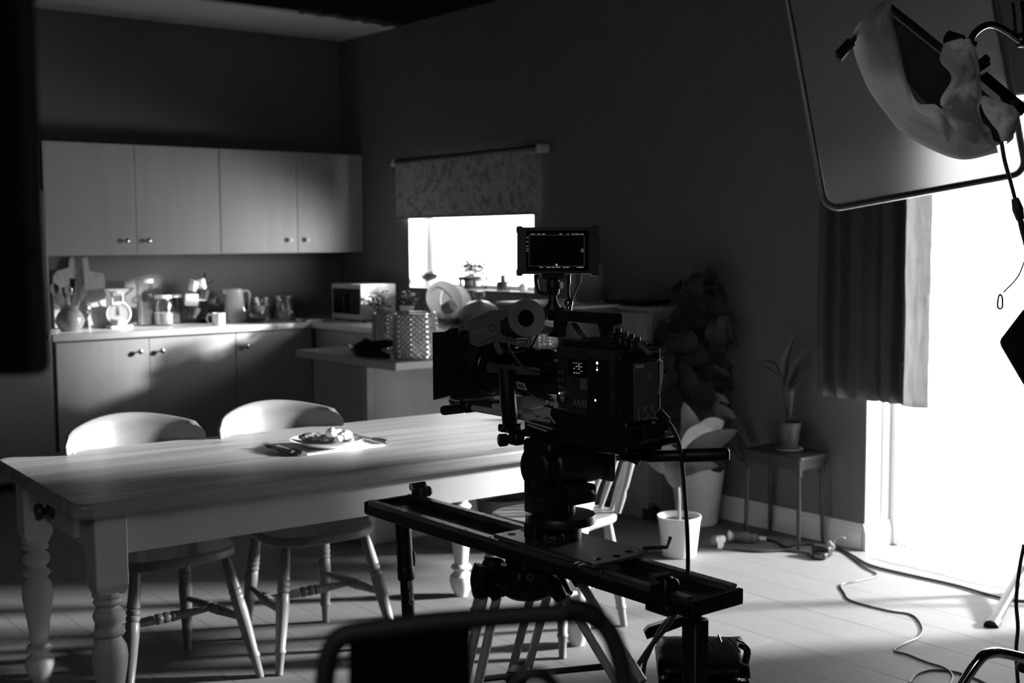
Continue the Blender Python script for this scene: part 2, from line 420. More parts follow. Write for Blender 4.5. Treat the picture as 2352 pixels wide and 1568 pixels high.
# ================================================================ KITCHEN UNITS
def knob(door, c, n=(0, -1, 0), r=.017, mt=None, name='knob'):
    b = MB().lathe([(.006, 0), (.005, .014), (.008, .018), (r, .024), (r, .030), (r*.7, .034), (.003, .035)], c, n, 16)
    return b.build(name, mt or steel_m, door)
def cabinet(name, label, x0, x1, y0, yf, z0, z1, doors, kn, plinth=0, mt=None, group=None, km=None):
    """unit against wall_left, front at yf; doors: list of x borders; kn: (x,z) for each door"""
    t = thing(name, label, 'cabinet', ((x0+x1)/2, (y0+yf)/2, z0), 0, group)
    b = MB(); T = .018; d = yf+.02
    b.box((x0, y0, z0+plinth), (x0+T, d, z1)); b.box((x1-T, y0, z0+plinth), (x1, d, z1)); b.box((x0+T, y0, z0+plinth), (x1-T, d, z0+plinth+T))
    b.box((x0+T, y0, z1-T), (x1-T, d, z1)); b.box((x0+T, y0, z0+plinth+T), (x1-T, y0-.006, z1-T))
    b.build('body', cabdark_m, t, sm=0)
    if plinth: MB().box((x0, yf+.06, z0), (x1, yf+.075, z0+plinth)).build('plinth', cabdark_m, t, sm=0)
    for (a, c), (kx, kz) in zip(zip(doors, doors[1:]), kn):
        dr = MB().box((a+.0016, yf+.0185, z0+plinth+.002), (c-.0016, yf, z1-.002), .0015).build('door', cab_m, t, sm=0)
        knob(dr, (kx, yf, kz), mt=km)
    return t
WT = 2.1114; WB = 1.3914
cabinet('wall_cabinet', 'wooden wall cabinet with two doors and dark metal knobs, next to the fridge', -2.36, -1.146, -.001, -.32, WB, WT, (-2.335, -1.739, -1.146), ((-1.815, 1.484), (-1.668, 1.484)))
cabinet('wall_cabinet', 'wooden wall cabinet with two doors and bright round knobs, against the room corner', -1.144, -.001, -.001, -.32, WB, WT, (-1.144, -.551, -.003), ((-.622, 1.485), (-.485, 1.485)), km=china_m)
cabinet('base_cabinet', 'wooden double base cabinet under the worktop, next to the fridge', -2.40, -1.182, -.001, -.585, 0, .868, (-2.375, -1.784, -1.182), ((-1.855, .779), (-1.71, .776)), .12)
cabinet('base_cabinet', 'wooden single base cabinet under the worktop, nearest the inner corner', -1.18, -.58, -.001, -.585, 0, .868, (-1.18, -.602), ((-1.11, .772),), .12)
# run along wall_right
def cabinet_r(label, ya, yb, xf, splits, kn):
    t = thing('base_cabinet', label, 'cabinet', (xf/2, (ya+yb)/2, 0)); T = .018
    b = MB(); b.box((-.001, ya, .12), (xf+.02, ya-T, .868)); b.box((-.001, yb+T, .12), (xf+.02, yb, .868)); b.box((-.001, ya-T, .12), (xf+.02, yb+T, .138)); b.box((-.001, ya-T, .138), (-.008, yb+T, .868))
    b.build('body', cabdark_m, t, sm=0); MB().box((xf+.075, ya, 0), (xf+.06, yb, .12)).build('plinth', cabdark_m, t, sm=0)
    for (a, c), (ky, kz) in zip(zip(splits, splits[1:]), kn):
        dr = MB().box((xf+.0185, a-.0016, .122), (xf, c+.0016, .866), .0015).build('door', cab_m, t, sm=0)
        knob(dr, (xf, ky, kz), (-1, 0, 0))
    return t
cabinet_r('wooden double base cabinet below the window, its doors facing the fridge side', -.60, -1.80, -.585, (-.60, -1.2, -1.80), ((-1.12, .775), (-1.28, .775)))
cabinet_r('wooden base cabinet below the window, tucked behind the peninsula', -1.802, -2.45, -.585, (-1.802, -2.45), ((-1.88, .775),))
# worktop (one continuous L)
wt = MB().prism([(-2.40, 0, .87), (-2.40, -.61, .87), (-.62, -.61, .87), (-.62, -2.478, .87), (0, -2.478, .87), (0, 0, .87)], (0, 0, .04)).build('worktop', wtop_m, sm=0)
md = wt.modifiers.new('edge', 'BEVEL'); md.width = .006; md.segments = 3
tag(wt, 'pale laminate L shaped worktop along both kitchen walls', 'worktop')
pe = thing('kitchen_peninsula', 'wooden peninsula counter with an overhanging pale top, behind the film camera', 'counter', (-.9, -2.95, 0))
tp = MB().prism([(-1.76, -2.48, .87), (-1.76, -3.432, .87), (-.001, -3.432, .87), (-.001, -2.48, .87)], (0, 0, .04)).build('worktop', wtop_m, pe, sm=0)
md = tp.modifiers.new('edge', 'BEVEL'); md.width = .006; md.segments = 3
MB().box((-1.742, -2.66, 0), (-1.757, -3.145, .868), .002).build('end_panel', cab_m, pe, sm=0)
MB().box((-1.755, -3.147, 0), (-1.715, -3.172, .868), .002).build('corner_post', mat('post_wood', .5, .5), pe, sm=0)
MB().box((-1.712, -3.150, 0), (-.002, -3.166, .868), .001).build('back_panel', cab_m, pe, sm=0)
MB().box((-1.74, -2.66, .0), (-.002, -2.676, .868)).build('front_panel', cabdark_m, pe, sm=0)

# fridge
fr = thing('fridge_freezer', 'tall grey fridge freezer with two doors at the left end of the kitchen', 'fridge', (-2.74, -.35, 0))
frm = mat('fridge_enamel', .34, .32, var=.03, scale=4)
MB().box((-3.04, -.03, .02), (-2.44, -.60, 1.78), .006).build('body', frm, fr, sm=0)
dd = MB().box((-3.04, -.61, .925), (-2.43, -.68, 1.785), .012, seg=3).build('door', frm, fr)
MB().box((-2.94, -.668, .905), (-2.50, -.676, .925)).build('handle_recess', black_m, dd)
dd = MB().box((-3.04, -.61, .05), (-2.43, -.68, .885), .012, seg=3).build('door', frm, fr)
MB().cyl((-2.445, -.645, .885), (-2.445, -.645, .925), .012).build('hinge', steel_m, dd)
for xx in (-2.98, -2.5):
    for yy in (-.08, -.55): MB().cyl((xx, yy, 0), (xx, yy, .03), .02).build('foot', black_m, fr)

# ================================================================ ON THE LEFT WORKTOP
ZT = .91
def lathe_thing(name, label, cat, prof, c, mt, n=24, group=None, axis=(0, 0, 1), sm=40):
    return tag(MB().lathe(prof, (0, 0, 0), axis, n).build(name, mt, sm=sm), label, cat, group), c
def at(o, c): o.location = c; return o
def vessel(r, h, wall=.004, foot=None, lip=None):
    """open vessel profile: list of (r,z) outer, returned closed to the inside"""
    pr = r if isinstance(r, list) else [(r*.96, 0), (r, .006), (r, h)]
    inner = [(a-wall, z) for a, z in reversed(pr) if z > .01]
    return pr+inner+[(.0, pr[0][1]+.012)]
# boards leaning on the wall
q = [P(x, y, y=-.05) for x, y in ((122, 752), (120, 660), (121, 635), (130, 622), (158, 615), (160, 595), (164, 590), (169, 590), (172, 596), (172, 613), (190, 620), (196, 640), (197, 752))]
q = [Vector((p.x, -.03-.05*(1-(p.z-.91)/.45), max(p.z, .911))) for p in q]
tag(MB().prism(q, (0, -.016, 0)).build('chopping_board', woodl_m, sm=0), 'paddle shaped wooden chopping board with a handle, leaning behind the jug', 'chopping board')
q = [P(x, y, y=-.12) for x, y in ((199, 757), (196, 630), (194, 592), (207, 590), (209, 622), (240, 628), (243, 642), (240, 757))]
q = [Vector((p.x+.0, -.06-.09*(1-(p.z-.91)/.45), max(p.z, .911))) for p in q]
tag(MB().prism(q, (0, -.016, 0)).build('chopping_board', woodl_m, sm=0), 'long plank shaped wooden chopping board leaning between the jug and the scale', 'chopping board')
JX, JY = -2.185, -.29
jg = thing('jug', 'round bellied glazed jug full of cooking spoons, beside the fridge', 'jug', (JX, JY, ZT))
MB().lathe(vessel([(.052, 0), (.060, .006), (.078, .030), (.090, .060), (.088, .085), (.072, .115), (.055, .138), (.050, .150), (.056, .166)], 0), (0, 0, 0), n=28).build('body', jug_m, jg, world=False)
MB().tube([(.052, -.0, .150), (.08, 0, .165), (.115, 0, .155), (.128, 0, .125), (.115, 0, .09), (.084, 0, .06)], .007, 8, 5).build('handle', darkpot_m, jg, world=False)
def utensil(name, label, px0, px1, headr, mt, kind='spoon', y0=-.29, y1=-.30):
    a = Vector((JX+(px0-163)/358*.4, y0, ZT+.02)); b = P(*px1, y=y1); u = (b-a).normalized()
    t = thing(name, label, 'utensil', a, 0, None)
    e = b-u*headr[1]
    MB().tube([a, (a+e)/2, e], [.006, .0055, .005], 8).build('shaft', mt, t)
    vw = (CAM_C-b).normalized(); s1_ = u.cross(vw).normalized(); t1_ = s1_.cross(u)
    R = Matrix((s1_, t1_, u)).transposed(); hb = MB()
    if kind == 'spoon': hb.ell(b, (headr[0], .006, headr[1]), R=R)
    elif kind == 'flat': hb.box(b, (headr[0]*2, .004, headr[1]*2), .003, rot=R)
    else:
        for i in range(6):
            an = PI*i/6; s1 = R @ V(math.cos(an), math.sin(an), 0)
            hb.tube([b-u*headr[1], b-u*headr[1]*.3+s1*headr[0], b+u*headr[1]*.5+s1*headr[0]*.9, b+u*headr[1], b+u*headr[1]*.5-s1*headr[0]*.9, b-u*headr[1]*.3-s1*headr[0], b-u*headr[1]], .0012, 5, 4)
    hb.build('head', mt, t)
    return t
utensil('wooden_spoon', 'pale wooden spoon leaning left in the jug, nearest the fridge', 158, (137, 688), (.032, .046), woodl_m)
utensil('wooden_spoon', 'large pale wooden spoon with a dark rim leaning right in the jug', 168, (188, 672), (.030, .050), woodl_m)
utensil('ladle', 'dull metal ladle standing behind the wooden spoons in the jug', 160, (126, 664), (.030, .040), steel_m, y1=-.25)
utensil('spatula', 'dark slotted spatula standing upright in the jug', 163, (166, 655), (.018, .045), black_m, 'flat', y1=-.25)
utensil('spatula', 'narrow dark spatula leaning left in the jug', 160, (147, 672), (.010, .035), darkwood_m, 'flat', y1=-.28)
utensil('whisk', 'wire whisk standing in the middle of the jug', 164, (157, 668), (.022, .035), steel_m, 'whisk', y1=-.3)
# kitchen scale
SX, SY = -1.84, -.22
sc = thing('kitchen_scale', 'white retro kitchen scale with a round dial and a steel dish on top', 'scale', (SX, SY, ZT))
MB().box((-.075, -.06, 0), (.075, .06, .018), .008, seg=2).lathe([(.05, .018), (.035, .05), (.04, .06)], n=16).build('base', white_m, sc, world=False)
dn = V(-.35, -.92, .12).normalized()
MB().lathe([(.072, -.03), (.080, -.024), (.080, .004), (.074, .010), (.070, .006)], (0, 0, .095), dn, 36).build('housing', white_m, sc, world=False)
MB().lathe([(.069, .004), (.069, .0075)], (0, 0, .095), dn, 36).build('dial', mat('dial_face', .72, .4, var=.02), sc, world=False)
cc = V(0, 0, .095)+dn*.009; rx = V(0, 0, 1).cross(dn).normalized()*-1; ry = dn.cross(rx)*-1
ry = ry if ry.z > 0 else -ry
MB().prism([cc-rx*.006-ry*.012, cc+rx*.006-ry*.012, cc+rx*.0015+ry*.05, cc-rx*.0015+ry*.05], dn*.0015).build('pointer', grey_m, sc, world=False)
tk = MB()
for i in range(20):
    an = 2*PI*i/20; tk.box(cc+(rx*math.cos(an)+ry*math.sin(an))*.06, (.0015, .0015, .008 if i % 5 else .012), rot=frame_to(rx*math.cos(an)+ry*math.sin(an)))
tk.build('scale_marks', grey_m, sc, world=False)
MB().cyl((-.035, .01, .16), (-.035, .01, .215), .004).cyl((.035, .01, .16), (.035, .01, .215), .004).box((-.045, -.005, .155), (.045, .025, .17), .003).build('dish_holder', white_m, sc, world=False)
MB().lathe([(.02, .212), (.06, .22), (.092, .245), (.105, .262), (.103, .263), (.09, .25), (.058, .227), (0, .219)], n=32).build('dish', steel_m, sc, world=False)
# glass jars
def jar(label, cat, r, h, c, lidm, fill=None, group=None, neck=False, name='glass_jar'):
    t = thing(name, label, cat, c, 0, group)
    pr = [(r*.9, 0), (r, .01), (r, h*.74), (r*.8, h*.88), (r*.8, h*.93)] if neck else [(r*.96, 0), (r, .008), (r, h*.92)]
    MB().lathe(pr+[(a-.003, max(z, .008)) for a, z in reversed(pr)], n=28, cap=True).build('body', glass_m, t, world=False)
    rl = pr[-1][0]
    MB().lathe([(rl, h*.92), (rl*1.05, h*.925), (rl*1.05, h), (rl*.98, h+.004), (0, h+.004)], n=28).build('lid', lidm, t, world=False)
    if fill:
        MB().lathe([(r*.9, .009), (r*.93, .012), (r*.93, h*fill), (r*.5, h*fill+.006), (0, h*fill+.004)], n=24).build('contents', mat('dry_goods', .6, .9, var=.15, scale=90, bump=.5), t, world=False)
    return t
jar('tall glass storage jar with a pale lid, between the scale and the squat jar', 'jar', .056, .315, (-1.62, -.12, ZT), white_m, .5, name='storage_jar')
jar('squat glass jar half full of white powder', 'jar', .066, .20, (-1.515, -.18, ZT), white_m, .42, neck=True)
jar('glass jar with a pale lid standing just behind the squat jar', 'jar', .05, .20, (-1.385, -.06, ZT), white_m, .35)
# mug tree and mugs
MX, MY = -1.19, -.14
mt_ = thing('mug_tree', 'dark wire mug tree hung with mugs beside the kettle', 'mug tree', (MX, MY, ZT))
MB().lathe([(.07, 0), (.07, .008), (.01, .014), (.006, .02), (.006, .33), (.009, .335), (.004, .35)], n=20).build('stand', blackmet_m, mt_, world=False)
for i, (z, an) in enumerate(((.27, 200), (.27, 340), (.19, 170), (.19, 20), (.12, 200), (.11, 330))):
    an = math.radians(an); u = V(math.cos(an), math.sin(an), 0)
    MB().tube([V(0, 0, z), u*.04+V(0, 0, z+.01), u*.06+V(0, 0, z+.03)], .003, 6, 3).build('branch', blackmet_m, mt_, world=False)
def mug(label, c, mt, ax=(0, 0, 1), r=.038, h=.085, hd=(1, 0, 0), group='mugs on the mug tree', name='mug'):
    t = thing(name, label, 'mug', c, 0, group); R = frame_to(ax) if Vector(ax) != V(0, 0, 1) else Matrix.Identity(3)
    MB().lathe([(r*.8, 0), (r*.95, .006), (r, h*.5), (r, h), (r-.004, h), (r-.005, h*.5), (r*.7, .01), (0, .009)], (0, 0, 0), ax, 24).build('body', mt, t, world=False)
    hd = R @ Vector(hd)
    a = Vector(ax).normalized()
    MB().tube([a*h*.85+hd*(r-.002), a*h*.9+hd*(r+.02), a*h*.55+hd*(r+.03), a*h*.2+hd*(r+.018), a*h*.15+hd*(r-.004)], .0045, 6, 4).build('handle', mt, t, world=False)
    return t
mug('large white mug hanging on its side low at the left of the mug tree', P(424, 688, y=-.19), china_m, (.93, -.32, -.05), .042, .09, (0, 0, 1))
mug('white mug hanging at the top left of the mug tree', P(441, 668, y=-.15), china_m, (.25, -.1, .95), .033, .075, (-1, 0, 0))
mug('small white mug hanging at the top right of the mug tree', P(466, 664, y=-.17), china_m, (-.2, .05, .97), .028, .07, (1, 0, 0))
mug('black mug hanging in the middle of the mug tree', P(466, 688, y=-.16), darkpot_m, (.1, -.2, .95), .036, .08, (1, 0, 0))
mug('grey mug hanging at the right of the mug tree, mouth turned forward', P(480, 688, y=-.13), jug_m, (.5, -.85, -.1), .032, .07, (0, 0, 1))
mug('dark glazed mug hanging low on the left of the mug tree', P(440, 730, y=-.14), darkpot_m, (.3, -.1, .93), .042, .08, (-1, 0, 0))
mug('dark mug hanging low on the right of the mug tree, tipped over', P(463, 724, y=-.17), blackg_m, (.9, -.3, -.35), .036, .09, (0, 0, 1))
mug('small pale enamel cup standing in front of the mug tree', (-1.225, -.42, ZT), china_m, (0, 0, 1), .044, .082, (-1, .3, 0), None, 'cup')
# kettle
kt = thing('kettle', 'tall pale tapered kettle standing beside the mug tree', 'kettle', (-.985, -.17, ZT))
MB().lathe([(.080, 0), (.080, .02), (.078, .022), (.060, .225), (.058, .232), (.02, .24), (0, .24)], n=28).build('body', china_m, kt, world=False)
MB().tube([(.055, -.02, .215), (.095, -.03, .215), (.105, -.03, .17), (.098, -.03, .11)], .008, 8, 4).build('handle', china_m, kt, world=False)
MB().prism([(-.055, -.012, .225), (-.055, .012, .225), (-.085, 0, .232), ], (0, 0, -.03)).build('spout', china_m, kt, world=False)
# teapot on a dark dish
at(tag(MB().lathe([(.05, 0), (.055, .004), (.095, .014), (.097, .017), (.05, .009), (0, .008)], n=28).build('dish', darkpot_m), 'flat dark dish under the teapot', 'dish'), (-.93, -.38, ZT))
tpt = thing('teapot', 'small dark round teapot in front of the kettle', 'teapot', (-.915, -.37, ZT+.012))
MB().lathe([(.045, 0), (.064, .012), (.074, .045), (.068, .08), (.05, .10), (.03, .108), (.012, .112), (.014, .125), (0, .13)], n=24).build('body', darkpot_m, tpt, world=False)
MB().tube([(-.06, 0, .04), (-.09, 0, .06), (-.105, 0, .1)], [.014, .010, .007], 8, 4).build('spout', darkpot_m, tpt, world=False)
MB().tube([(.062, 0, .085), (.095, 0, .09), (.1, 0, .05), (.068, 0, .03)], .006, 8, 4).build('handle', darkpot_m, tpt, world=False)
# clip canisters
def canister(label, c, r, h, clips):
    t = thing('canister', label, 'canister', c, 0, 'steel canisters beside the room corner')
    MB().lathe([(r*.97, 0), (r, .004), (r, h*.9)], n=32).build('body', steel_m, t, world=False)
    MB().lathe([(r*.98, h*.9), (r*1.02, h*.905), (r*1.02, h*.97), (r*.9, h), (0, h)], n=32).build('lid', steel_m, t, world=False)
    for an in clips:
        u = V(math.cos(an), math.sin(an), 0); s = V(-u.y, u.x, 0); p = u*(r+.004)
        ringp = [p+s*math.cos(2*PI*i/16)*.012+V(0, 0, h*.45+math.sin(2*PI*i/16)*.035)+u*.004 for i in range(17)]
        MB().tube(ringp, .003, 6).box(p+u*.004+V(0, 0, h*.82), (.014, .010, h*.24), .003, rot=rotz(an+PI/2)).box(p+u*.004+V(0, 0, h*.12), (.012, .010, h*.2), .003, rot=rotz(an+PI/2)).build('clip', chrome_m, t, world=False)
    return t
canister('steel canister with a wire clip, nearest the teapot', (-.80, -.23, ZT), .062, .175, (-2.0,))
canister('steel canister with two wire clips, nearest the room corner', (-.645, -.27, ZT), .072, .18, (-2.5, -1.5))
tag(MB().box((-.62, -.40, ZT), (-.42, -.56, ZT+.006), .002).box((-.63, -.39, ZT+.004), (-.41, -.40, ZT+.014)).box((-.63, -.56, ZT+.004), (-.41, -.57, ZT+.014)).build('baking_tray', steel_m, sm=0), 'flat metal baking tray lying in the worktop corner', 'tray')

# ================================================================ RIGHT WORKTOP
mw = thing('microwave', 'pale microwave with a black glass door in the worktop corner', 'microwave', (-.21, -.65, ZT))
mwm = mat('microwave_shell', .62, .35, var=.03)
MB().box((-.34, -.455, ZT+.012), (-.07, -.855, 1.172), .006, seg=2).build('body', mwm, mw)
MB().box((-.36, -.455, ZT+.012), (-.341, -.855, 1.172), .005, seg=2).build('front_frame', mwm, mw)
MB().box((-.364, -.475, .96), (-.3605, -.845, 1.14), .002).build('door_glass', blackg_m, mw)
MB().tube([(-.37, -.66, .975), (-.385, -.66, .985), (-.385, -.66, 1.10), (-.37, -.66, 1.11)], .005, 8).build('handle', darkgr_m, mw)
for a in ((-.32, -.48), (-.32, -.83), (-.1, -.48), (-.1, -.83)): MB().cyl((*a, ZT), (*a, ZT+.014), .012).build('foot', black_m, mw)
def leafball(c, r, n, size, zs=1., seed=1):
    rnd = random.Random(seed); b = MB()
    for i in range(n):
        d = V(rnd.gauss(0, 1), rnd.gauss(0, 1), rnd.gauss(.25, .8)).normalized(); p = Vector(c)+Vector((d.x*r, d.y*r, d.z*r*zs))*rnd.uniform(.35, 1)
        u = V(rnd.gauss(0, 1), rnd.gauss(0, 1), rnd.gauss(.2, .7)).normalized(); s = u.orthogonal().normalized(); l = size*rnd.uniform(.6, 1.2)
        b.grid([[p, p], [p+u*l*.4-s*l*.3, p+u*l*.4+s*l*.3], [p+u*l, p+u*l+s*.0005]])
    return b
def herb(label, c, r, h, fr, fz, potm, seed, lm=None, cat='potted herb'):
    t = thing('potted_herb', label, cat, c)
    MB().lathe([(r*.78, 0), (r*.8, .003), (r, h*.85), (r*1.06, h*.86), (r*1.06, h), (r*.94, h), (r*.9, h*.8), (0, h*.8)], n=20).build('pot', potm, t, world=False)
    leafball((0, 0, h+fz*.75), fr, 170, .035, fz/fr*.9, seed).build('foliage', lm or leafg_m, t, world=False, sm=0)
    st = MB(); rn = random.Random(seed)
    for i in range(9): st.tube([(rn.uniform(-.4, .4)*r, rn.uniform(-.4, .4)*r, h*.78), (rn.uniform(-.7, .7)*fr, rn.uniform(-.7, .7)*fr, h+fz*rn.uniform(.7, 1.5))], .0015, 5)
    st.build('stems', leafg_m, t, world=False)
    return t
herb('bushy herb in a small square grey pot in front of the microwave', (-.275, -.965, ZT), .042, .085, .085, .085, potg_m, 3)
herb('round leaved herb in a pale pot at the right of the microwave', (-.18, -1.16, ZT), .048, .12, .065, .06, potw_m, 5)
pp = thing('paper_sheets', 'white papers lying on the worktop in front of the microwave', 'paper', (-.45, -1.3, ZT))
MB().box((-.45, -1.3, ZT+.002), (.2, .28, .003), rot=rotz(.15)).build('sheet', white_m, pp, sm=0)
MB().box((-.40, -1.36, ZT+.005), (.2, .28, .003), rot=rotz(-.25)).build('sheet', white_m, pp, sm=0)
# drainer with plates
rk = thing('dish_rack', 'wire dish rack holding plates below the window', 'dish rack', (-.30, -1.8, ZT))
b = MB()
for z in (.02, .09):
    b.tube([(-.15, -.20, z), (.15, -.20, z), (.15, .20, z), (-.15, .20, z), (-.15, -.20, z)], .003, 6)
for i in range(9): b.tube([(-.15, -.19+i*.047, .09), (-.15, -.19+i*.047, .02), (.15, -.19+i*.047, .02), (.15, -.19+i*.047, .09)], .002, 5)
for sx in (-.15, .15):
    for sy in (-.2, .2): b.cyl((sx, sy, 0), (sx, sy, .09), .004)
b.build('wire_frame', steel_m, rk, world=False)
MB().tube([(-.05, .20, .09), (-.08, .16, .2), (-.06, .04, .27), (-.04, -.08, .22), (-.03, -.12, .15)], .004, 6, 5).build('carry_hoop', black_m, rk, world=False)
def plate(label, c, nrm, r, group=None, mt=None, parent=None):
    o = tag(MB().lathe([(r*.55, 0), (r*.6, .002), (r, .018), (r, .021), (r*.6, .006), (0, .005)], (0, 0, 0), nrm, 36).build('plate', mt or china_m), label, 'plate', group)
    o.location = c; return o
G = 'plates standing in the dish rack'
plate('large white plate standing at the front of the dish rack', P(1018, 690, x=-.33), (-.15, -.93, .32), .128, G)
plate('white plate standing behind the largest plate in the dish rack', P(1044, 694, x=-.24), (-.1, -.95, .3), .115, G)
mug('white cup lying in the dish rack in front of the plates', P(1020, 712, x=-.42), china_m, (.3, -.8, .4), .04, .08, (1, 0, 0), None, 'cup')
cs = thing('casserole', 'white casserole with a domed lid and round knob, right of the dish rack', 'pot', (-.30, -2.14, ZT))
MB().lathe([(.10, 0), (.125, .02), (.135, .09), (.142, .10), (.13, .105), (.12, .02), (0, .012)], n=32).build('body', china_m, cs, world=False)
MB().lathe([(.135, .104), (.125, .13), (.10, .16), (.06, .185), (.02, .195), (0, .196)], n=32).build('lid', china_m, cs, world=False)
MB().lathe([(.016, .19), (.016, .205), (.036, .215), (.040, .235), (.034, .25), (0, .254)], n=20).build('knob', china_m, cs, world=False)
at(tag(MB().lathe([(.05, 0), (.055, .004), (.105, .045), (.135, .12), (.140, .122), (.13, .12), (.10, .05), (.05, .009), (0, .008)], n=32).build('glass_bowl', glass_m), 'wide clear glass bowl in front of the casserole', 'bowl'), (-.46, -2.10, ZT))
lb = leafball((-.46, -2.10, ZT+.05), .07, 60, .04, .5, 9).build('salad', leafg_m, sm=0); tag(lb, 'salad leaves inside the clear glass bowl', 'salad'); lb['kind'] = 'stuff'

# things on the peninsula
def hobnail(label, c, r, h, nu=22, nv=9, group=None, seedrot=0):
    t = thing('glass_vase', label, 'vase', c, 0, group)
    SU, SV = 8, 8; rows = []
    for j in range(nv*SV+1):
        v = j/SV; row = []
        for i in range(nu*SU):
            u = i/SU
            a = (u+v) % 1-.5; b_ = (u-v) % 1-.5
            bump = max(0, 1-2*abs(a))*max(0, 1-2*abs(b_))
            prof = 1-.10*((v/nv)-.45)**2*2
            rr = r*prof+.015*(bump**.8)
            if j in (0, nv*SV): rr = r*prof-.004
            an = 2*PI*u/nu+seedrot
            row.append((math.cos(an)*rr, math.sin(an)*rr, h*j/(nv*SV)))
        rows.append(row)
    MB().grid(rows, close=True).build('body', hob_m, t, world=False, sm=35)
    MB().lathe([(r*.95, .004), (r*.95, .012), (0, .012)], n=32).build('base', hob_m, t, world=False)
    MB().lathe([(r*.90, h-.008), (r*.99, h-.006), (r*.99, h+.004), (r*.90, h+.004)], n=40, cap=False).build('rim', hob_m, t, world=False)
    return t
hob_m = mat('hobnail_glass', .95, .14, var=.02, metal=.6, spec=.9)
hobnail('large cut glass vase covered in diamond bumps on the peninsula edge', (-1.558, -3.302, ZT), .098, .215)
hobnail('diamond patterned glass vase half hidden behind the larger one', (-1.36, -2.80, ZT), .10, .19, seedrot=.4)
mi = thing('oven_glove', 'crumpled black oven gloves lying left of the glass vase', 'oven gloves', (-1.67, -3.10, ZT))
def blob(c, r, seed, amp=.25, R=None, u=24, v=14):
    b = MB(); b.ell((0, 0, 0), 1, u=u, v=v)
    for q_ in b.bm.verts:
        n_ = noise.noise(q_.co*1.6+V(seed, 0, 0)); q_.co *= 1+amp*n_
        q_.co = Vector((q_.co.x*r[0], q_.co.y*r[1], max(q_.co.z, -.75)*r[2]))
        if R: q_.co = R @ q_.co
        q_.co += Vector(c)
    return b
blob((-1.66, -3.02, ZT+.033), (.06, .09, .045), 1, .35).build('mitt', bag_m, mi)
MB().tube([(-1.66, -3.08, ZT+.05), (-1.65, -3.15, ZT+.062), (-1.64, -3.21, ZT+.07)], [.028, .022, .018], 10, 4).build('thumb', bag_m, mi)
MB().tube([(-1.68, -3.10, ZT+.012), (-1.68, -3.18, ZT+.014), (-1.68, -3.25, ZT+.012)], [.022, .02, .012], 10, 4).build('cuff', bag_m, mi)
at(tag(MB().lathe([(.018, 0), (.055, 0), (.056, .004), (.056, .09), (.055, .094), (.018, .094)], n=24).build('kitchen_roll', white_m), 'short white paper roll behind the large glass vase', 'paper roll'), (-1.38, -3.16, ZT))
cb = hobnail('small cut glass bowl seen under the film camera handle', (-.75, -3.30, ZT), .06, .07, 16, 4); cb.name = 'glass_bowl'; cb['category'] = 'bowl'
wb = thing('bread_bin', 'long pale bin with a flat white top behind the film camera', 'bread bin', (-.33, -2.98, ZT))
MB().box((-.60, -2.72, ZT), (-.03, -3.40, 1.112), .006).build('body', mat('bin_grey', .16, .5), wb)
MB().box((-.61, -2.70, 1.112), (-.02, -3.41, 1.127), .004).build('lid', white_m, wb)
cr_ = tag(MB().lathe(vessel([(.06, 0), (.075, .02), (.098, .09), (.10, .14), (.09, .20), (.085, .22)], 0), n=28).build('crock', mat('crock_clay', .28, .6)), 'large grey rounded crock standing behind the monitor', 'crock'); cr_.location = (-.28, -3.12, 1.127)
sb = thing('side_cabinet', 'narrow dark wooden cabinet at the end of the peninsula beside the tall plant', 'cabinet', (-.18, -3.57, 0))
MB().box((-.002, -3.44, 0), (-.335, -3.66, 1.10), .003).build('body', woodm_m, sb)
MB().box((-.336, -3.445, .06), (-.35, -3.655, 1.09), .003).build('door', woodm_m, sb)
MB().box((0, -3.436, 1.10), (-.355, -3.665, 1.122), .003).build('top', woodm_m, sb)
tag(MB().box((-.33, -3.30, 1.1285), (-.10, -3.58, 1.150), .004).build('black_tray', blackg_m), 'flat black tray lying on the cabinet beside the tall plant', 'tray')

# window sill things
zs = 1.147
op = thing('openwork_planter', 'openwork planter with a small leafy plant standing on the window sill', 'planter', (.11, -1.53, zs))
MB().lathe([(.085, 0), (.088, .004), (.088, .022), (.08, .024), (0, .02)], n=28).build('base', darkpot_m, op, world=False)
MB().lathe([(.090, .058), (.103, .062), (.105, .082), (.098, .084), (.09, .064)], n=28).build('rim', darkpot_m, op, world=False)
b = MB()
for i in range(9):
    an = 2*PI*i/9; b.box((math.cos(an)*.09, math.sin(an)*.09, .042), (.022, .010, .044), .004, rot=rotz(an+PI/2))
b.build('lattice', darkpot_m, op, world=False)
MB().lathe([(.05, .02), (.07, .075), (.0, .07)], n=20).build('inner_pot', potw_m, op, world=False)
leafball((0, 0, .135), .09, 220, .032, .75, 21).build('foliage', leafg_m, op, world=False, sm=0)
herb('small leafy plant at the left end of the window sill', (.10, -1.03, zs), .03, .045, .045, .035, potw_m, 31, cat='potted plant')
ds = thing('oil_lamp', 'small dark round burner with a stubby top standing on the window sill', 'burner', (.10, -1.875, zs))
MB().lathe([(.044, 0), (.046, .003), (.046, .048), (.04, .056), (.018, .060)], n=24).build('body', darkpot_m, ds, world=False)
MB().lathe([(.014, .058), (.018, .062), (.018, .095), (.013, .1), (0, .1)], n=16).build('stopper', darkpot_m, ds, world=False)
tw = thing('twig_vase', 'tiny pale vase with a dark twig at the right end of the window sill', 'vase', (.10, -2.08, zs))
MB().lathe([(.02, 0), (.03, .02), (.028, .04), (.012, .05), (.014, .055)], n=16).build('vase', china_m, tw, world=False)
MB().tube([(0, 0, .02), (.0, .04, .06), (0, -.05, .10), (.0, -.10, .13)], .002, 5, 3).build('twig', darkwood_m, tw, world=False)

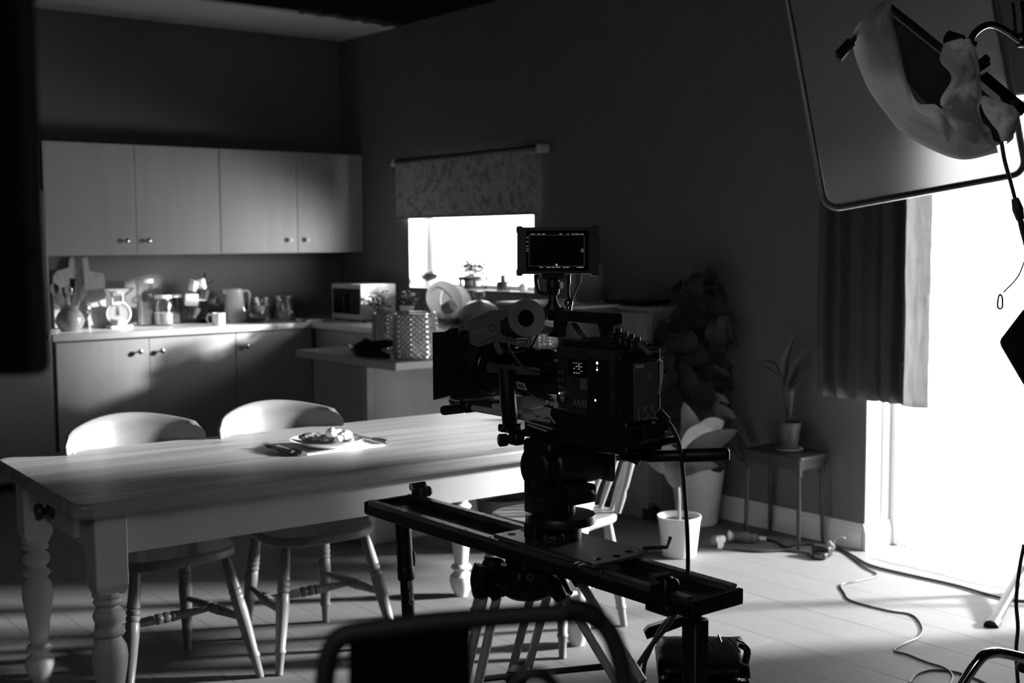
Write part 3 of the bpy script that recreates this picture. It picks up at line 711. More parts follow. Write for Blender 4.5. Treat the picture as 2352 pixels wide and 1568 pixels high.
# roller blind
rb = thing('roller_blind', 'leaf patterned roller blind half lowered over the kitchen window', 'blind', (-.03, -1.63, 2.03))
a, c = P(906, 374, x=-.045), P(1232, 336, x=-.045)
y0, y1 = a.y, c.y
MB().box((-.044, y0-.012, 1.632), (-.0425, y1, 2.03)).build('cloth', blind_m, rb, sm=0)
MB().cyl((-.035, y0-.01, 2.032), (-.035, y1-.01, 2.032), .018).build('roller', darkgr_m, rb)
MB().box((-.049, y0-.012, 1.626), (-.038, y1, 1.640), .003).build('bottom_bar', grey_m, rb)
MB().box((0, y0+.012, 2.0), (-.06, y0-.004, 2.05), .004).build('bracket', white_m, rb)
MB().box((0, y1-.012, 2.0), (-.06, y1-.07, 2.05), .004).build('bracket', white_m, rb)
MB().ell((-.05, y0+.02, 2.012), (.012, .012, .016)).build('chain_stop', white_m, rb)
# ================================================================ DINING TABLE
def rrect(hx, hy, r, n=5, z=0.):
    o = []
    for sx, sy, a0 in ((1, 1, 0), (-1, 1, PI/2), (-1, -1, PI), (1, -1, 1.5*PI)):
        for i in range(n+1):
            a = a0+PI/2*i/n; o.append((sx*(hx-r)+math.cos(a)*r, sy*(hy-r)+math.sin(a)*r, z))
    return o
tb = thing('dining_table', 'long farmhouse table with a pine top and painted turned legs', 'table', (-2.762, -4.465, 0), math.radians(-3.0))
o = MB().prism(rrect(.948, .462, .055, z=.714), (0, 0, .046)).build('tabletop', table_m, tb, world=False)
md = o.modifiers.new('edge', 'BEVEL'); md.width = .012; md.segments = 3; md.limit_method = 'ANGLE'
HX, HY = .842, .385
MB().box((-HX+.04, -HY-.028, .60), (HX-.04, -HY-.008, .714)).build('apron', tpaint_m, tb, world=False, sm=0)
MB().box((-HX+.04, HY+.008, .60), (HX-.04, HY+.028, .714)).build('apron', tpaint_m, tb, world=False, sm=0)
MB().box((HX+.008, -HY+.04, .60), (HX+.028, HY-.04, .714)).build('apron', tpaint_m, tb, world=False, sm=0)
MB().box((-HX-.026, -HY+.04, .60), (-HX-.008, -.22, .714)).box((-HX-.026, HY-.04, .60), (-HX-.008, .22, .714)).box((-HX-.026, -.22, .60), (-HX-.008, .22, .612)).build('apron', tpaint_m, tb, world=False, sm=0)
dr = MB().box((-HX-.040, -.215, .614), (-HX-.018, .215, .706), .003).box((-HX-.02, -.2, .62), (-HX+.4, .2, .70)).build('drawer', tpaint_m, tb, world=False, sm=0)
MB().lathe([(.022, 0), (.026, .006), (.022, .014), (.010, .022), (.012, .027), (.024, .034), (.028, .042), (.024, .050), (0, .054)], (-HX-.040, 0, .66), (-1, 0, 0), 18).build('knob', darkwood_m, dr, world=False)
LEG = [(.026, 0), (.030, .012), (.042, .035), (.049, .065), (.046, .085), (.030, .10), (.028, .108), (.040, .114), (.043, .122), (.038, .130), (.028, .136),
       (.030, .16), (.036, .21), (.046, .27), (.050, .305), (.046, .335), (.034, .357), (.030, .363), (.040, .368), (.045, .376), (.040, .384), (.029, .390),
       (.031, .400), (.040, .410), (.044, .424), (.040, .438), (.029, .447), (.028, .452), (.038, .457), (.042, .464), (.038, .470), (.036, .474), (.042, .480), (.044, .487), (.042, .495)]
for sx in (-1, 1):
    for sy in (-1, 1):
        b = MB().lathe(LEG, (sx*HX, sy*HY, 0), n=28)
        r0, r1 = .036, .046
        c = Vector((sx*HX, sy*HY, 0)); lo = [c+V(math.cos(PI/4+i*PI/2), math.sin(PI/4+i*PI/2), 0)*r0*1.414+V(0, 0, .488) for i in range(4)]
        b.box((sx*HX-.046, sy*HY-.046, .515), (sx*HX+.046, sy*HY+.046, .714), .003)
        mid = [b.bm.verts.new(p) for p in lo]; top = [b.bm.verts.new(c+V(math.cos(PI/4+i*PI/2), math.sin(PI/4+i*PI/2), 0)*r1*1.414+V(0, 0, .517)) for i in range(4)]
        b.skin([mid, top]); b.build('leg', tpaint_m, tb, world=False, sm=35)

def make_chair():
    t = thing('dining_chair', 'farmhouse chair', 'chair', (0, 0, 0), 0, None)
    b = MB(); poly = []
    for i in range(32):
        a = 2*PI*i/32; cx, sy = math.cos(a), math.sin(a); e = .62
        poly.append((math.copysign(abs(cx)**e, cx)*(.215 if sy < 0 else .20), math.copysign(abs(sy)**e, sy)*.205, .415))
    o = MB().prism(poly, (0, 0, .035)).build('seat', chair_m, t, world=False, sm=50)
    md = o.modifiers.new('edge', 'BEVEL'); md.width = .009; md.segments = 3; md.limit_method = 'ANGLE'
    LP = [(.013, 0), (.017, .05), (.021, .24), (.022, .27), (.0185, .28), (.0225, .29), (.0225, .315), (.0185, .325), (.0225, .335), (.0225, .36), (.0185, .37), (.022, .38), (.0235, .46), (.021, .62), (.017, .80), (.020, .81), (.020, .83), (.016, .84), (.013, 1)]
    feet = {}
    for sx in (-1, 1):
        for sy in (-1, 1):
            a = V(sx*(.135 if sy > 0 else .155), sy*.14, .418); c = V(sx*(.168 if sy > 0 else .232), sy*(.20 if sy > 0 else .23), 0); feet[sx, sy] = (a, c)
            MB().turned(a, c, LP, 14).build('leg', chair_m, t, world=False)
    SP = [(.008, 0), (.010, .05), (.017, .36), (.013, .38), (.019, .40), (.019, .44), (.014, .46), (.019, .48), (.019, .52), (.013, .54), (.019, .56), (.017, .6), (.009, .96), (.008, 1)]
    mids = []
    for sx in (-1, 1):
        p = [feet[sx, s][0].lerp(feet[sx, s][1], .52) for s in (-1, 1)]; mids.append((p[0]+p[1])/2)
        MB().turned(p[0], p[1], SP, 12).build('stretcher', chair_m, t, world=False)
    MB().turned(mids[0], mids[1], SP, 12).build('stretcher', chair_m, t, world=False)
    # bent top rail
    W = .25; rows = []
    for j in range(25):
        x = -W+2*W*j/24; u = abs(x)/W; e = max(0, (u-.84)/.16); rd = math.sqrt(max(0, 1-e**3))
        zt, zb = .865-.045*u*u, .715+.022*u*u; zm = (zt+zb)/2; hh = (zt-zb)/2*max(rd, .30)
        y = .315-.125*u*u
        row = []
        for (dy, dz) in ((-.009, -1), (-.010, -.5), (-.010, .5), (-.009, .93), (-.004, 1), (.006, 1), (.011, .93), (.011, 0), (.011, -.93), (.004, -1)):
            row.append((x, y+dy+.03*(dz*hh/.075)*.5, zm+dz*hh))
        rows.append(row)
    b = MB(); b.grid(rows, close=True); vs = list(b.bm.verts); b.bm.faces.new(vs[:10]); b.bm.faces.new(vs[-10:]); b.build('top_rail', chairb_m, t, world=False, sm=60)
    for x in (-.15, -.09, -.03, .03, .09, .15):
        MB().turned((x*.9, .165, .448), (x*1.15, .315-.125*(abs(x*1.15)/W)**2, .735), [(.009, 0), (.012, .3), (.014, .36), (.012, .42), (.008, 1)], 10).build('spindle', chair_m, t, world=False)
    for sx in (-1, 1):
        MB().turned((sx*.175, .15, .448), (sx*.222, .315-.125*(.222/W)**2-.002, .76), [(.014, 0), (.019, .2), (.015, .28), (.019, .33), (.02, .6), (.016, 1)], 12).build('post', chair_m, t, world=False)
    return t
ch = make_chair()
ch2 = dup(ch, (-2.69, -4.265, 0), math.radians(-2.5), 'wooden farmhouse chair pushed under the table, directly behind the plate of food')
ch3 = dup(ch, (-1.885, -4.71, 0), math.radians(-82), 'wooden farmhouse chair at the far right end of the table, behind the film camera')
ch.location = (-3.225, -4.235, 0); ch.rotation_euler = (0, 0, math.radians(1)); ch['label'] = 'wooden farmhouse chair pushed under the table at its left end, nearest the drawer'
for c in (ch, ch2, ch3): c['group'] = 'farmhouse chairs around the table'

# place setting
TZ = .76
pm = tag(MB().box((0, 0, .002), (.30, .22, .004), rot=rotz(math.radians(-2))).build('placemat', white_m, sm=0), 'white rectangular placemat under the dinner plate', 'placemat')
pm.location = P(772, 1027, z=TZ)+V(0, .03, 0)
pc = P(750, 1009, z=TZ+.028); PX, PY = pc.x, pc.y
dp = tag(MB().lathe([(.06, 0), (.07, .003), (.10, .014), (.125, .026), (.126, .028), (.12, .026), (.085, .013), (.07, .009), (0, .008)], n=48).build('dinner_plate', china_m), 'white dinner plate with food on the table', 'plate'); dp.location = (PX, PY, TZ+.004)
FZ = TZ+.013
crumb_m = mat('breadcrumb', .12, .8, scale=45, v2=.5, contrast=(.42, .68), bump=1., bscale=70, detail=4)
pot_m = mat('boiled_potato', .62, .55, var=.08, scale=18, bump=.3)
def at_food(name, label, cat, b, mt, grp=None): return tag(b.build(name, mt, sm=60), label, cat, grp)
s_ = P(723, 1006, z=TZ+.02)
at_food('breaded_cutlet', 'browned breaded cutlet lying on the left of the dinner plate', 'cutlet', blob((s_.x, s_.y, FZ+.011), (.066, .042, .014), 4, .3, R=rotz(-.35)), crumb_m)
s_ = P(752, 1010, z=TZ+.02)
at_food('breaded_cutlet', 'small pale ended cutlet piece in the middle of the dinner plate', 'cutlet', blob((s_.x, s_.y-.005, FZ+.013), (.030, .022, .014), 8, .3, R=rotz(.3)), crumb_m)
for i, (px, py, dz, r, lb) in enumerate(((761, 992, .030, (.019, .018, .019), 'round boiled potato piece on top of the heap on the plate'), (775, 995, .022, (.024, .014, .017), 'wedge shaped potato piece in the middle of the heap on the plate'),
        (795, 1001, .012, (.028, .015, .018), 'long potato piece at the right of the plate'), (777, 1008, .006, (.018, .016, .013), 'small potato piece at the front of the plate'), (766, 1001, .010, (.02, .018, .013), 'potato piece low in the middle of the heap on the plate'))):
    s_ = P(px, py, z=TZ+.02+dz); bb = blob((0, 0, 0), r, 11+i, .35, R=rotz(-.5+i*.4), u=14, v=9); bb.bm.transform(Matrix.Translation((s_.x, s_.y, FZ+r[2]*.8+dz*.6)))
    at_food('potato_piece', lb, 'potato', bb, pot_m, 'potato pieces on the dinner plate')
def cutlery(name, label, a, b, kind):
    a, b = Vector(a), Vector(b); t = thing(name, label, name, (a+b)/2); u = (b-a).normalized(); s = V(-u.y, u.x, 0).normalized(); L = (b-a).length
    h0 = a+u*L*.52
    MB().tube([h0, (h0+b)/2+V(0, 0, .002), b], [.0055, .0075, .0085], 10).build('handle', mat('cutlery_handle', .12, .35), t)
    if kind == 'fork':
        q = MB().tube([h0, a+u*L*.33+V(0, 0, .004)], .003, 8)
        for k in (-1.5, -.5, .5, 1.5):
            q.tube([a+u*L*.33+V(0, 0, .003), a+u*L*.24+s*k*.0058+V(0, 0, .001), a+u*L*.12+s*k*.0062+V(0, 0, .004), a+s*k*.006+V(0, 0, .012)], [.0025, .0018, .0016, .001], 6, 3)
        q.build('tines', steel_m, t)
    else:
        MB().prism([h0-s*.006, a+u*L*.1-s*.009, a+u*L*.01, a+u*L*.04+s*.006, h0+s*.006], (0, 0, .0015)).build('blade', steel_m, t)
    return t
cutlery('fork', 'steel fork with raised tines left of the placemat', P(608, 1024, z=TZ+.006), P(673, 1040, z=TZ+.009), 'fork')
cutlery('knife', 'table knife lying beside the fork left of the plate', P(634, 1022, z=TZ+.006), P(697, 1041, z=TZ+.009), 'knife')
cutlery('knife', 'table knife with a pale ended handle lying right of the plate', P(822, 1001, z=TZ+.006), P(890, 1015, z=TZ+.009), 'knife')

# ================================================================ PLANTS
def leaf(parent, pts, w, mt, fold=.25, side=None, prof=.8, n=9, name='leaf', w0=.12, m=4):
    """blade along a curve; side: approximate width direction"""
    c = smooth(pts, max(2, n//max(1, len(pts)-1))); rows = []
    for i, p in enumerate(c):
        t = i/(len(c)-1); tg = (c[min(i+1, len(c)-1)]-c[max(i-1, 0)]).normalized()
        sd = Vector(side) if side is not None else tg.cross(V(0, 0, 1))
        sd = (sd-tg*sd.dot(tg)).normalized(); nn = tg.cross(sd)
        ww = w*(math.sin(PI*min(1, max(.0, t**prof)))**.75)*.5+w*w0*.02
        rows.append([p+sd*ww*k+nn*abs(k)*ww*fold+nn*.02*w*math.sin(t*17+k*5) for k in [2*j/m-1 for j in range(m+1)]])
    return MB().grid(rows).build(name, mt, parent, sm=180)
# tall climbing plant
CP = V(-.19, -3.86, 0)
cp = thing('climbing_plant', 'tall dark climbing plant with glossy leaves in a large white pot', 'potted plant', CP)
MB().lathe(vessel([(.098, 0), (.105, .006), (.142, .30), (.146, .31)], .006), n=36).build('pot', potw_m, cp, world=False)
MB().lathe([(.12, .26), (.10, .275), (0, .28)], n=20).build('soil', soil_m, cp, world=False)
MB().tube([(0, 0, .27), (.0, .005, .8), (0, 0, 1.30)], .022, 8).build('moss_pole', soil_m, cp, world=False)
rn = random.Random(11)
def heart(size):
    rows = []
    for i in range(8):
        t = i/7; ww = size*.46*(math.sin(PI*(t*.86+.10))**.8)*(1 if t < .99 else .02)
        if i == 7: ww = .001
        zz = -.10*size*math.sin(PI*t)-size*.25*t*t
        rows.append([(k*ww, t*size-(.16*size*(1-abs(abs(k)-.5)*2) if i == 0 else 0), -zz*-1+abs(k)*ww*-.25+size*.06*abs(k)) for k in (-1, -.5, 0, .5, 1)])
    return rows
base_leaf = MB().grid(heart(1.0)).build('leaf', leaf_m, cp, world=False, sm=180)
pet = MB(); first = True
for i in range(84):
    h = .38+(i/84)**.9*.93+rn.uniform(-.04, .04); an = i*2.4+rn.uniform(-.4, .4)
    rad = rn.uniform(.09, .19)*(1 if h < 1.15 else .6)*(1.1 if h < .9 else 1)
    u = V(math.cos(an), math.sin(an), 0)
    if u.x*rad > .12: rad = .12/max(u.x, .1)
    a = V(0, 0, h-.06); p = u*rad+V(0, 0, h)
    pet.tube([a, a+u*rad*.5+V(0, 0, .05), p], .0025, 5, 2)
    size = rn.uniform(.10, .17)*(1 if h < 1.2 else .75)
    dirv = (u*rn.uniform(.4, .9)+V(rn.uniform(-.3, .3), rn.uniform(-.3, .3), rn.uniform(-1.0, -.2))).normalized()
    if u.x > .4: dirv.x *= .2
    nrm = (u*.7+V(0, 0, .6)+V(rn.uniform(-.3, .3), rn.uniform(-.3, .3), 0)).normalized()
    sd = dirv.cross(nrm).normalized(); nn = sd.cross(dirv)
    M = Matrix.Identity(4)
    for q_, vv in enumerate((sd, dirv, nn)):
        for j in range(3): M[j][q_] = vv[j]*size
    M.translation = p
    lf = base_leaf if i == 0 else base_leaf.copy()
    if i: COL.objects.link(lf)
    lf.matrix_basis = M
pet.build('stems', leafg_m, cp, world=False)
for (a, b_, w_) in (((1640, 940), (1692, 962), .05), ((1625, 915), (1676, 925), .04)):
    leaf(cp, [P(*a, x=-.28), (P(*a, x=-.3)+P(*b_, x=-.32))/2+V(0, 0, .02), P(*b_, x=-.3)], w_, leafp_m, side=(0, .2, 1))
# young rubber plant in a white pot
FP = V(-.74, -4.256, 0)
rp = thing('rubber_plant', 'small plant with big pale leaves in a white plastic pot on the floor', 'potted plant', FP)
MB().lathe(vessel([(.072, 0), (.078, .004), (.098, .175), (.101, .178), (.102, .19)], .004), n=36).build('pot', potw_m, rp, world=False)
MB().lathe([(.088, .14), (.08, .165), (0, .168)], n=20).build('soil', soil_m, rp, world=False)
st = P(1552, 1080, d=5.66)
MB().tube([FP+V(0, 0, .15), FP+V(-.005, 0, .3), st], [.009, .008, .006], 8, 4).build('stem', leafp_m, rp)
for pts, w_, dd, s_ in ((((1553, 1092), (1520, 1050), (1494, 990)), .145, (5.62, 5.55, 5.5), None), (((1556, 1060), (1590, 1000), (1570, 922)), .115, (5.66, 5.72, 5.75), None),
        (((1565, 1060), (1625, 1022), (1694, 988)), .11, (5.64, 5.56, 5.48), (0.3, 0, 1)), (((1562, 1040), (1600, 1000), (1640, 985)), .11, (5.66, 5.7, 5.75), (.3, 0, 1)),
        (((1560, 1088), (1600, 1066), (1650, 1070)), .075, (5.6, 5.52, 5.46), (0, 0, 1)), (((1548, 1050), (1550, 1085), (1553, 1125)), .10, (5.58, 5.5, 5.5), None),
        (((1560, 1050), (1620, 990), (1664, 968)), .12, (5.72, 5.8, 5.85), (.3, 0, 1))):
    leaf(rp, [P(*p, d=d_) for p, d_ in zip(pts, dd)], w_, leafp_m, side=s_ or _R, fold=.2, prof=.8, w0=.3, n=12)
# leafy plant behind the table under the matte box
bp_ = thing('leafy_floor_plant', 'dark broad leaved plant on the floor behind the far end of the table', 'potted plant', (-1.28, -3.62, 0))
MB().lathe(vessel([(.10, 0), (.13, .24), (.135, .25)], .006), n=28).build('pot', potg_m, bp_, world=False)
MB().lathe([(.12, .2), (.11, .22), (0, .222)], n=16).build('soil', soil_m, bp_, world=False)
for (px, py) in ((1040, 935), (1068, 915), (1100, 905), (1130, 912), (1150, 935), (1085, 938)):
    tp_ = P(px, py, y=-3.68); leaf(bp_, [V(-1.28, -3.62, .2), V(-1.28, -3.62, .2).lerp(tp_, .75)+V(0, 0, .12), tp_], .10, leaf_m, side=(.7, -.3, .5), prof=1.6, n=12)
# side table with potted plant
tt = thing('side_table', 'small dark wooden side table with turned legs beside the curtain', 'side table', (-.135, -4.38, 0))
o = MB().prism([p for p in rrect(.115, .185, .02, z=.425)], (0, 0, .018)).build('tabletop', darkwood_m, tt, world=False, sm=0)
md = o.modifiers.new('edge', 'BEVEL'); md.width = .005; md.segments = 2
for a, b_ in (((-.095, -.165, .375), (.095, -.15, .425)), ((-.095, .15, .375), (.095, .165, .425)), ((-.095, -.15, .375), (-.08, .15, .425)), ((.08, -.15, .375), (.095, .15, .425))):
    MB().box(a, b_, .002).build('apron', darkwood_m, tt, world=False, sm=0)
for sx in (-1, 1):
    for sy in (-1, 1):
        MB().box((sx*.086-.012, sy*.155-.012, .345), (sx*.086+.012, sy*.155+.012, .425), .002).turned((sx*.086, sy*.155, .345), (sx*.092, sy*.162, 0), [(.010, 0), (.007, .05), (.011, .1), (.007, .15), (.012, .2), (.008, .25), (.0115, .32), (.010, .85), (.012, .87), (.008, .9), (.007, 1)], 12).build('leg', darkwood_m, tt, world=False)
LX = V(-.125, -4.395, .443)
sp = thing('strappy_plant', 'long leaved plant in a dark pot on the small side table', 'potted plant', LX+V(0, 0, .012))
at(tag(MB().lathe([(.045, 0), (.055, .003), (.072, .012), (.070, .013), (.05, .008), (0, .007)], n=28).build('saucer', china_m), 'pale round saucer under the pot on the side table', 'saucer'), LX)
MB().lathe(vessel([(.042, 0), (.045, .004), (.054, .10), (.058, .102), (.060, .128)], .004), n=28).build('pot', potg_m, sp, world=False)
MB().lathe([(.05, .10), (.045, .115), (0, .117)], n=16).build('soil', soil_m, sp, world=False)
B0 = LX+V(0, 0, .125)
for pts, w_, mt, s_ in ((((1806, 900), (1790, 848), (1765, 826), (1704, 843)), .034, leafg_m, None), (((1806, 900), (1788, 860), (1750, 838), (1722, 845)), .02, leaf_m, None),
        (((1808, 900), (1802, 840), (1826, 764)), .05, leaf_m, _R), (((1812, 900), (1826, 850), (1850, 812), (1878, 790)), .05, leafg_m, _R),
        (((1816, 900), (1840, 868), (1862, 850)), .045, leafg_m, _R), (((1814, 905), (1826, 890), (1838, 880)), .03, leafg_m, _R), (((1818, 905), (1822, 880), (1840, 862)), .02, leaf_m, _R)):
    P3 = [P(*p, x=-.13-.03*i) for i, p in enumerate(pts)]
    leaf(sp, [B0, B0.lerp(P3[0], .5)]+P3, w_, mt, side=s_, prof=1.35, n=14)

# ================================================================ CURTAIN, DOOR CLOTH
ct = thing('curtain', 'dark pleated short curtain hanging at the left of the bright patio door', 'curtain', (-.1, -4.85, .73))
def pleat(y, z): 
    s = (-4.545-y)/.58
    a = 2*PI*(s*5.2+.15*math.sin(s*7)); return -.10-.030*math.sin(a)-.008*math.sin(2.3*a+1)+.004*math.sin(z*9+s*13)
rows = []
for j in range(26):
    z = .728+j*(2.19-.728)/25
    rows.append([(pleat(-4.545-.47*i/110, z), -4.545-.47*i/110-.006*(1-j/25)*math.sin(i*.3), z-.004*math.sin(i*.2)) for i in range(111)])
MB().grid(rows).build('front_panel', curtain_m, ct, solid=.002, sm=180)
rows = []
for j in range(40):
    z = .722+j*(2.19-.722)/39; row = []
    for i in range(20):
        t = i/19; cr2 = .010*noise.noise(V(t*3, z*7, 3))+.006*noise.noise(V(t*9, z*16, 5))
        row.append((-.112-.012*math.sin(t*3)+cr2+.03*t*t, -5.012-.115*t+cr2*.5, z))
    rows.append(row)
MB().grid(rows).build('turned_edge', cloth_mat('curtain_lining', .55, .35, bump=.5, bscale=25), ct, solid=.002, sm=180, label='paler crumpled lining along the door side edge')
pl = thing('curtain_pole', 'dark curtain pole with a round knob end above the curtain', 'curtain pole', (-.1, -4.5, 2.2))
fz = P(1862, 247, x=-.10)
MB().cyl((-.10, fz.y-.02, fz.z), (-.10, -5.35, fz.z), .010).build('rod', darkgr_m, pl)
MB().ell((-.10, fz.y, fz.z), .022).build('finial', darkgr_m, pl)
MB().box((-.005, fz.y-.06, fz.z-.02), (-.105, fz.y-.045, fz.z-.008), .002).build('bracket', darkgr_m, pl)
rows = []
for j in range(30):
    if j < 24: z = 2.40-j*2.39/23; x0 = .262
    else: z = .006; x0 = .262-(j-23)*.062
    rows.append([(x0+(.010*noise.noise(V(i*.22, j*.2, 1)) if j < 24 else .03*noise.noise(V(i*.3, 9, j*.4))), (-4.772-1.67*i/40 if j < 24 else -4.85-1.32*i/40-.03*math.sin((j-23)*.5)), z+(.0 if j < 23 else .006*abs(noise.noise(V(i*.5, j, 2))))) for i in range(41)])
ds_ = MB().grid(rows).build('diffusion_cloth', sheer_m, sm=180); tag(ds_, 'thin white diffusion cloth hung over the bright patio door, spilling onto the floor', 'cloth')

# ================================================================ FLOOR CABLES
def cable(label, pts, r=.005, zs_=None, name='cable', mt=None, n=6):
    q_ = [P(x, y, z=r+.0005) for x, y in pts]
    for i, p in enumerate(q_):
        if zs_: p.z += zs_[i]
    return tag(MB().tube(q_, r, 8, n).build(name, mt or cable_m), label, 'cable')
cable('thin black cable winding across the floor towards the chrome frame', ((1912, 1256), (1945, 1272), (1985, 1302), (2014, 1320), (1968, 1334), (1932, 1342), (1940, 1362), (1958, 1380), (2040, 1402), (2095, 1412), (2118, 1440), (2110, 1462), (2075, 1478), (2054, 1493), (2085, 1502), (2130, 1520), (2170, 1533), (2188, 1552), (2180, 1580)), .0036)
cable('thick black cable running from the floor connector box to the right edge', ((1925, 1257), (1960, 1276), (2000, 1298), (2080, 1318), (2190, 1342), (2260, 1362), (2330, 1378), (2400, 1380)), .0058)
cable('black cable curving along the floor from the big plug to the connector box', ((1760, 1238), (1785, 1245), (1805, 1255), (1830, 1250), (1868, 1249)), .006)
cable('black cable lying straight on the floor between the plugs and the connector box', ((1640, 1253), (1680, 1260), (1740, 1266), (1800, 1264), (1835, 1267), (1862, 1272)), .006)
cable('looped black cable at the bottom of the floor beside the chrome frame', ((2088, 1568), (2105, 1548), (2140, 1538), (2190, 1542), (2250, 1562), (2300, 1590)), .0038)
bx = thing('connector_box', 'black cable connector box on the floor in front of the side table', 'connector', P(1888, 1275, z=0))
c_ = P(1888, 1278, z=0)
MB().box(c_+V(0, 0, .028), (.05, .085, .05), .006, rot=rotz(.25)).build('body', black_m, bx)
MB().box(c_+V(-.035, -.02, .016), (.05, .06, .028), .005, rot=rotz(.25)).build('socket', black_m, bx)
MB().box(c_+V(-.061, -.026, .016), (.003, .042, .018), .001, rot=rotz(.25)).build('plate', label_m, bx)
tg_ = thing('cable_tie', 'clear plastic cable tie curling up from the connector box', 'cable tie', P(1908, 1262, z=0))
c_ = P(1906, 1262, z=.012)
MB().tube([c_+V(0, -.025, .01), c_+V(0, .0, .04), c_+V(0, .022, .02), c_+V(0, 0, -.005), c_+V(0, -.025, .01), c_+V(0, -.02, .04), c_+V(0, -.05, .07), c_+V(0, -.085, .072)], .003, 6, 5).ell(c_+V(0, 0, .015), (.012, .02, .018)).build('strap', mat('clear_plastic', .6, .15, trans=.3), tg_)
def plug(label, a, b, r):
    a = P(*a, z=r); b = P(*b, z=r); t = thing('power_plug', label, 'plug', (a.x, a.y, 0)); L = (b-a).length; u = (b-a).normalized()
    MB().turned(a, b, [(r*.6, 0), (r*.9, .04), (r*.9, .22), (r, .24), (r, .55), (r*.85, .57), (r*.85, .8), (r*.6, .84), (r*.5, 1)], 18).build('body', grey_m, t)
    MB().turned(a-u*.028, a, [(r*1.0, 0), (r*1.02, .3), (r*.7, .6), (r*.7, 1)], 18).build('collar', potw_m, t)
    MB().cyl(b, b+u*.03, r*.35).build('gland', potw_m, t)
plug('large grey industrial plug lying on the floor right of the white pot', (1686, 1232), (1745, 1236), .028)
p2 = thing('plug_adapter', 'pale bulky plug adapter on the floor touching the white pot', 'plug', P(1645, 1240, z=0)); c_ = P(1632, 1240, z=.03)
MB().box(c_+V(.02, -.02, .0), (.06, .05, .05), .01, rot=rotz(.5)).build('body', grey_m, p2)
MB().box(c_+V(.0, -.065, -.008), (.03, .02, .04), .003, rot=rotz(.3)).build('label_plate', potw_m, p2)
MB().cyl(c_+V(.0, -.05, .015), c_+V(.0, -.08, .02), .018).build('collar', potw_m, p2)
p3 = thing('socket_box', 'black socket box on the floor left of the white pot', 'socket', P(1492, 1195, z=0)); c_ = P(1495, 1192, z=0)
MB().box(c_+V(0, 0, .035), (.07, .07, .07), .008, rot=rotz(.3)).build('body', black_m, p3)
MB().box(c_+V(-.01, 0, .08), (.045, .05, .02), .004, rot=rotz(.3)).build('cap', grey_m, p3)

# ================================================================ FROSTED BOARD AND WRAPPED LAMP (right)
bd = thing('diffusion_board', 'large frosted board in a rounded metal frame hanging in front of the patio door', 'diffusion board', P(2100, 480, d=4.25))
BL, BR, TL = P(1896, 482, d=4.25), P(2358, 398, d=4.3), P(1838, -60, d=4.25)
ux = (BR-BL); uy = (TL-BL); WX, WY = ux.length, uy.length*1.35; ux.normalize(); uy = (uy-ux*uy.dot(ux)).normalized(); nz_ = ux.cross(uy)
def bpt(u, v, w_=0): return BL+ux*u+uy*v+nz_*w_
loop = []
rr = .055
for cx, cy, a0 in ((rr, rr, PI), (WX-rr, rr, 1.5*PI), (WX-rr, WY-rr, 0), (rr, WY-rr, PI/2)):
    for i in range(7): a = a0+PI/2*i/6; loop.append(bpt(cx+math.cos(a)*rr, cy+math.sin(a)*rr))
MB().prism([p-nz_*.001 for p in loop], nz_*.003).build('sheet', board_m, bd, sm=0)
MB().tube(loop+[loop[0], loop[1]], .0125, 8).build('frame', mat('frame_metal', .28, .35, metal=.6), bd)
hk = MB()
for u in (.1, WX-.1): hk.tube([bpt(u, WY), bpt(u, WY)+V(0, 0, 1.2)], .004, 6)
hk.build('hanger', blackmet_m, bd)

LD = 3.0
lp = thing('wrapped_lamp', 'black panel lamp wrapped in hanging muslin, clipped to a chrome arm', 'lamp', P(2190, 200, d=LD))
q = [P(2046, 22, d=LD), P(2340, 262, d=LD+.04), P(2300, 330, d=LD+.12), P(2150, 262, d=LD+.14), P(2085, 190, d=LD+.12)]
MB().prism(q, _F*.05).build('panel', fab_m, lp, sm=0)
MB().tube([P(2040, 16, d=LD), P(2343, 258, d=LD+.02)], .011, 8).build('front_bar', blackmet_m, lp)
MB().tube([P(2252, 178, d=LD-.01), P(2348, 258, d=LD)], .020, 4).build('end_bar', blackg_m, lp)
MB().cyl(P(2176, 86, d=LD-.03), P(2208, 96, d=LD-.02), .017).build('knob', black_m, lp)
MB().cyl(P(2196, 92, d=LD-.02), P(2214, 98, d=LD-.02), .011).build('bolt', chrome_m, lp)
MB().prism([P(2160, 268, d=LD-.06), P(2172, 262, d=LD-.06), P(2191, 318, d=LD-.055), P(2176, 324, d=LD-.055)], -_F*.001).build('tape', black_m, lp)
def drape(inner, outer, bulge, seed, name='muslin', wr=.02):
    a = smooth([P(*p[:2], d=LD+p[2]) for p in inner], 10); b_ = smooth([P(*p[:2], d=LD+p[2]) for p in outer], 10)
    n = min(len(a), len(b_)); rows = []
    for i in range(n):
        pa = a[int(i*(len(a)-1)/(n-1))]; pb = b_[int(i*(len(b_)-1)/(n-1))]; row = []
        for k in range(17):
            t = k/16; p = pa.lerp(pb, t)-_F*bulge*math.sin(PI*t)
            p += _F*(wr*noise.noise(V(t*4.5, i*.10, seed))+wr*.5*noise.noise(V(t*11, i*.22, seed+5)))*math.sin(PI*min(1, t*1.0+.05))
            row.append(p)
        rows.append(row)
    return MB().grid(rows).build(name, muslin_m, lp, solid=.0015, sm=180)
drape(((2046, 12, -.03), (2054, 60, -.03), (2068, 120, -.03), (2084, 190, -.04), (2108, 236, -.05), (2146, 240, -.06), (2164, 250, -.05), (2200, 240, -.03)),
      ((2012, 18, .0), (1958, 84, .02), (1988, 190, .02), (2036, 262, .01), (2078, 308, .0), (2150, 348, .0), (2215, 366, .0), (2292, 350, .02)), .05, 1)
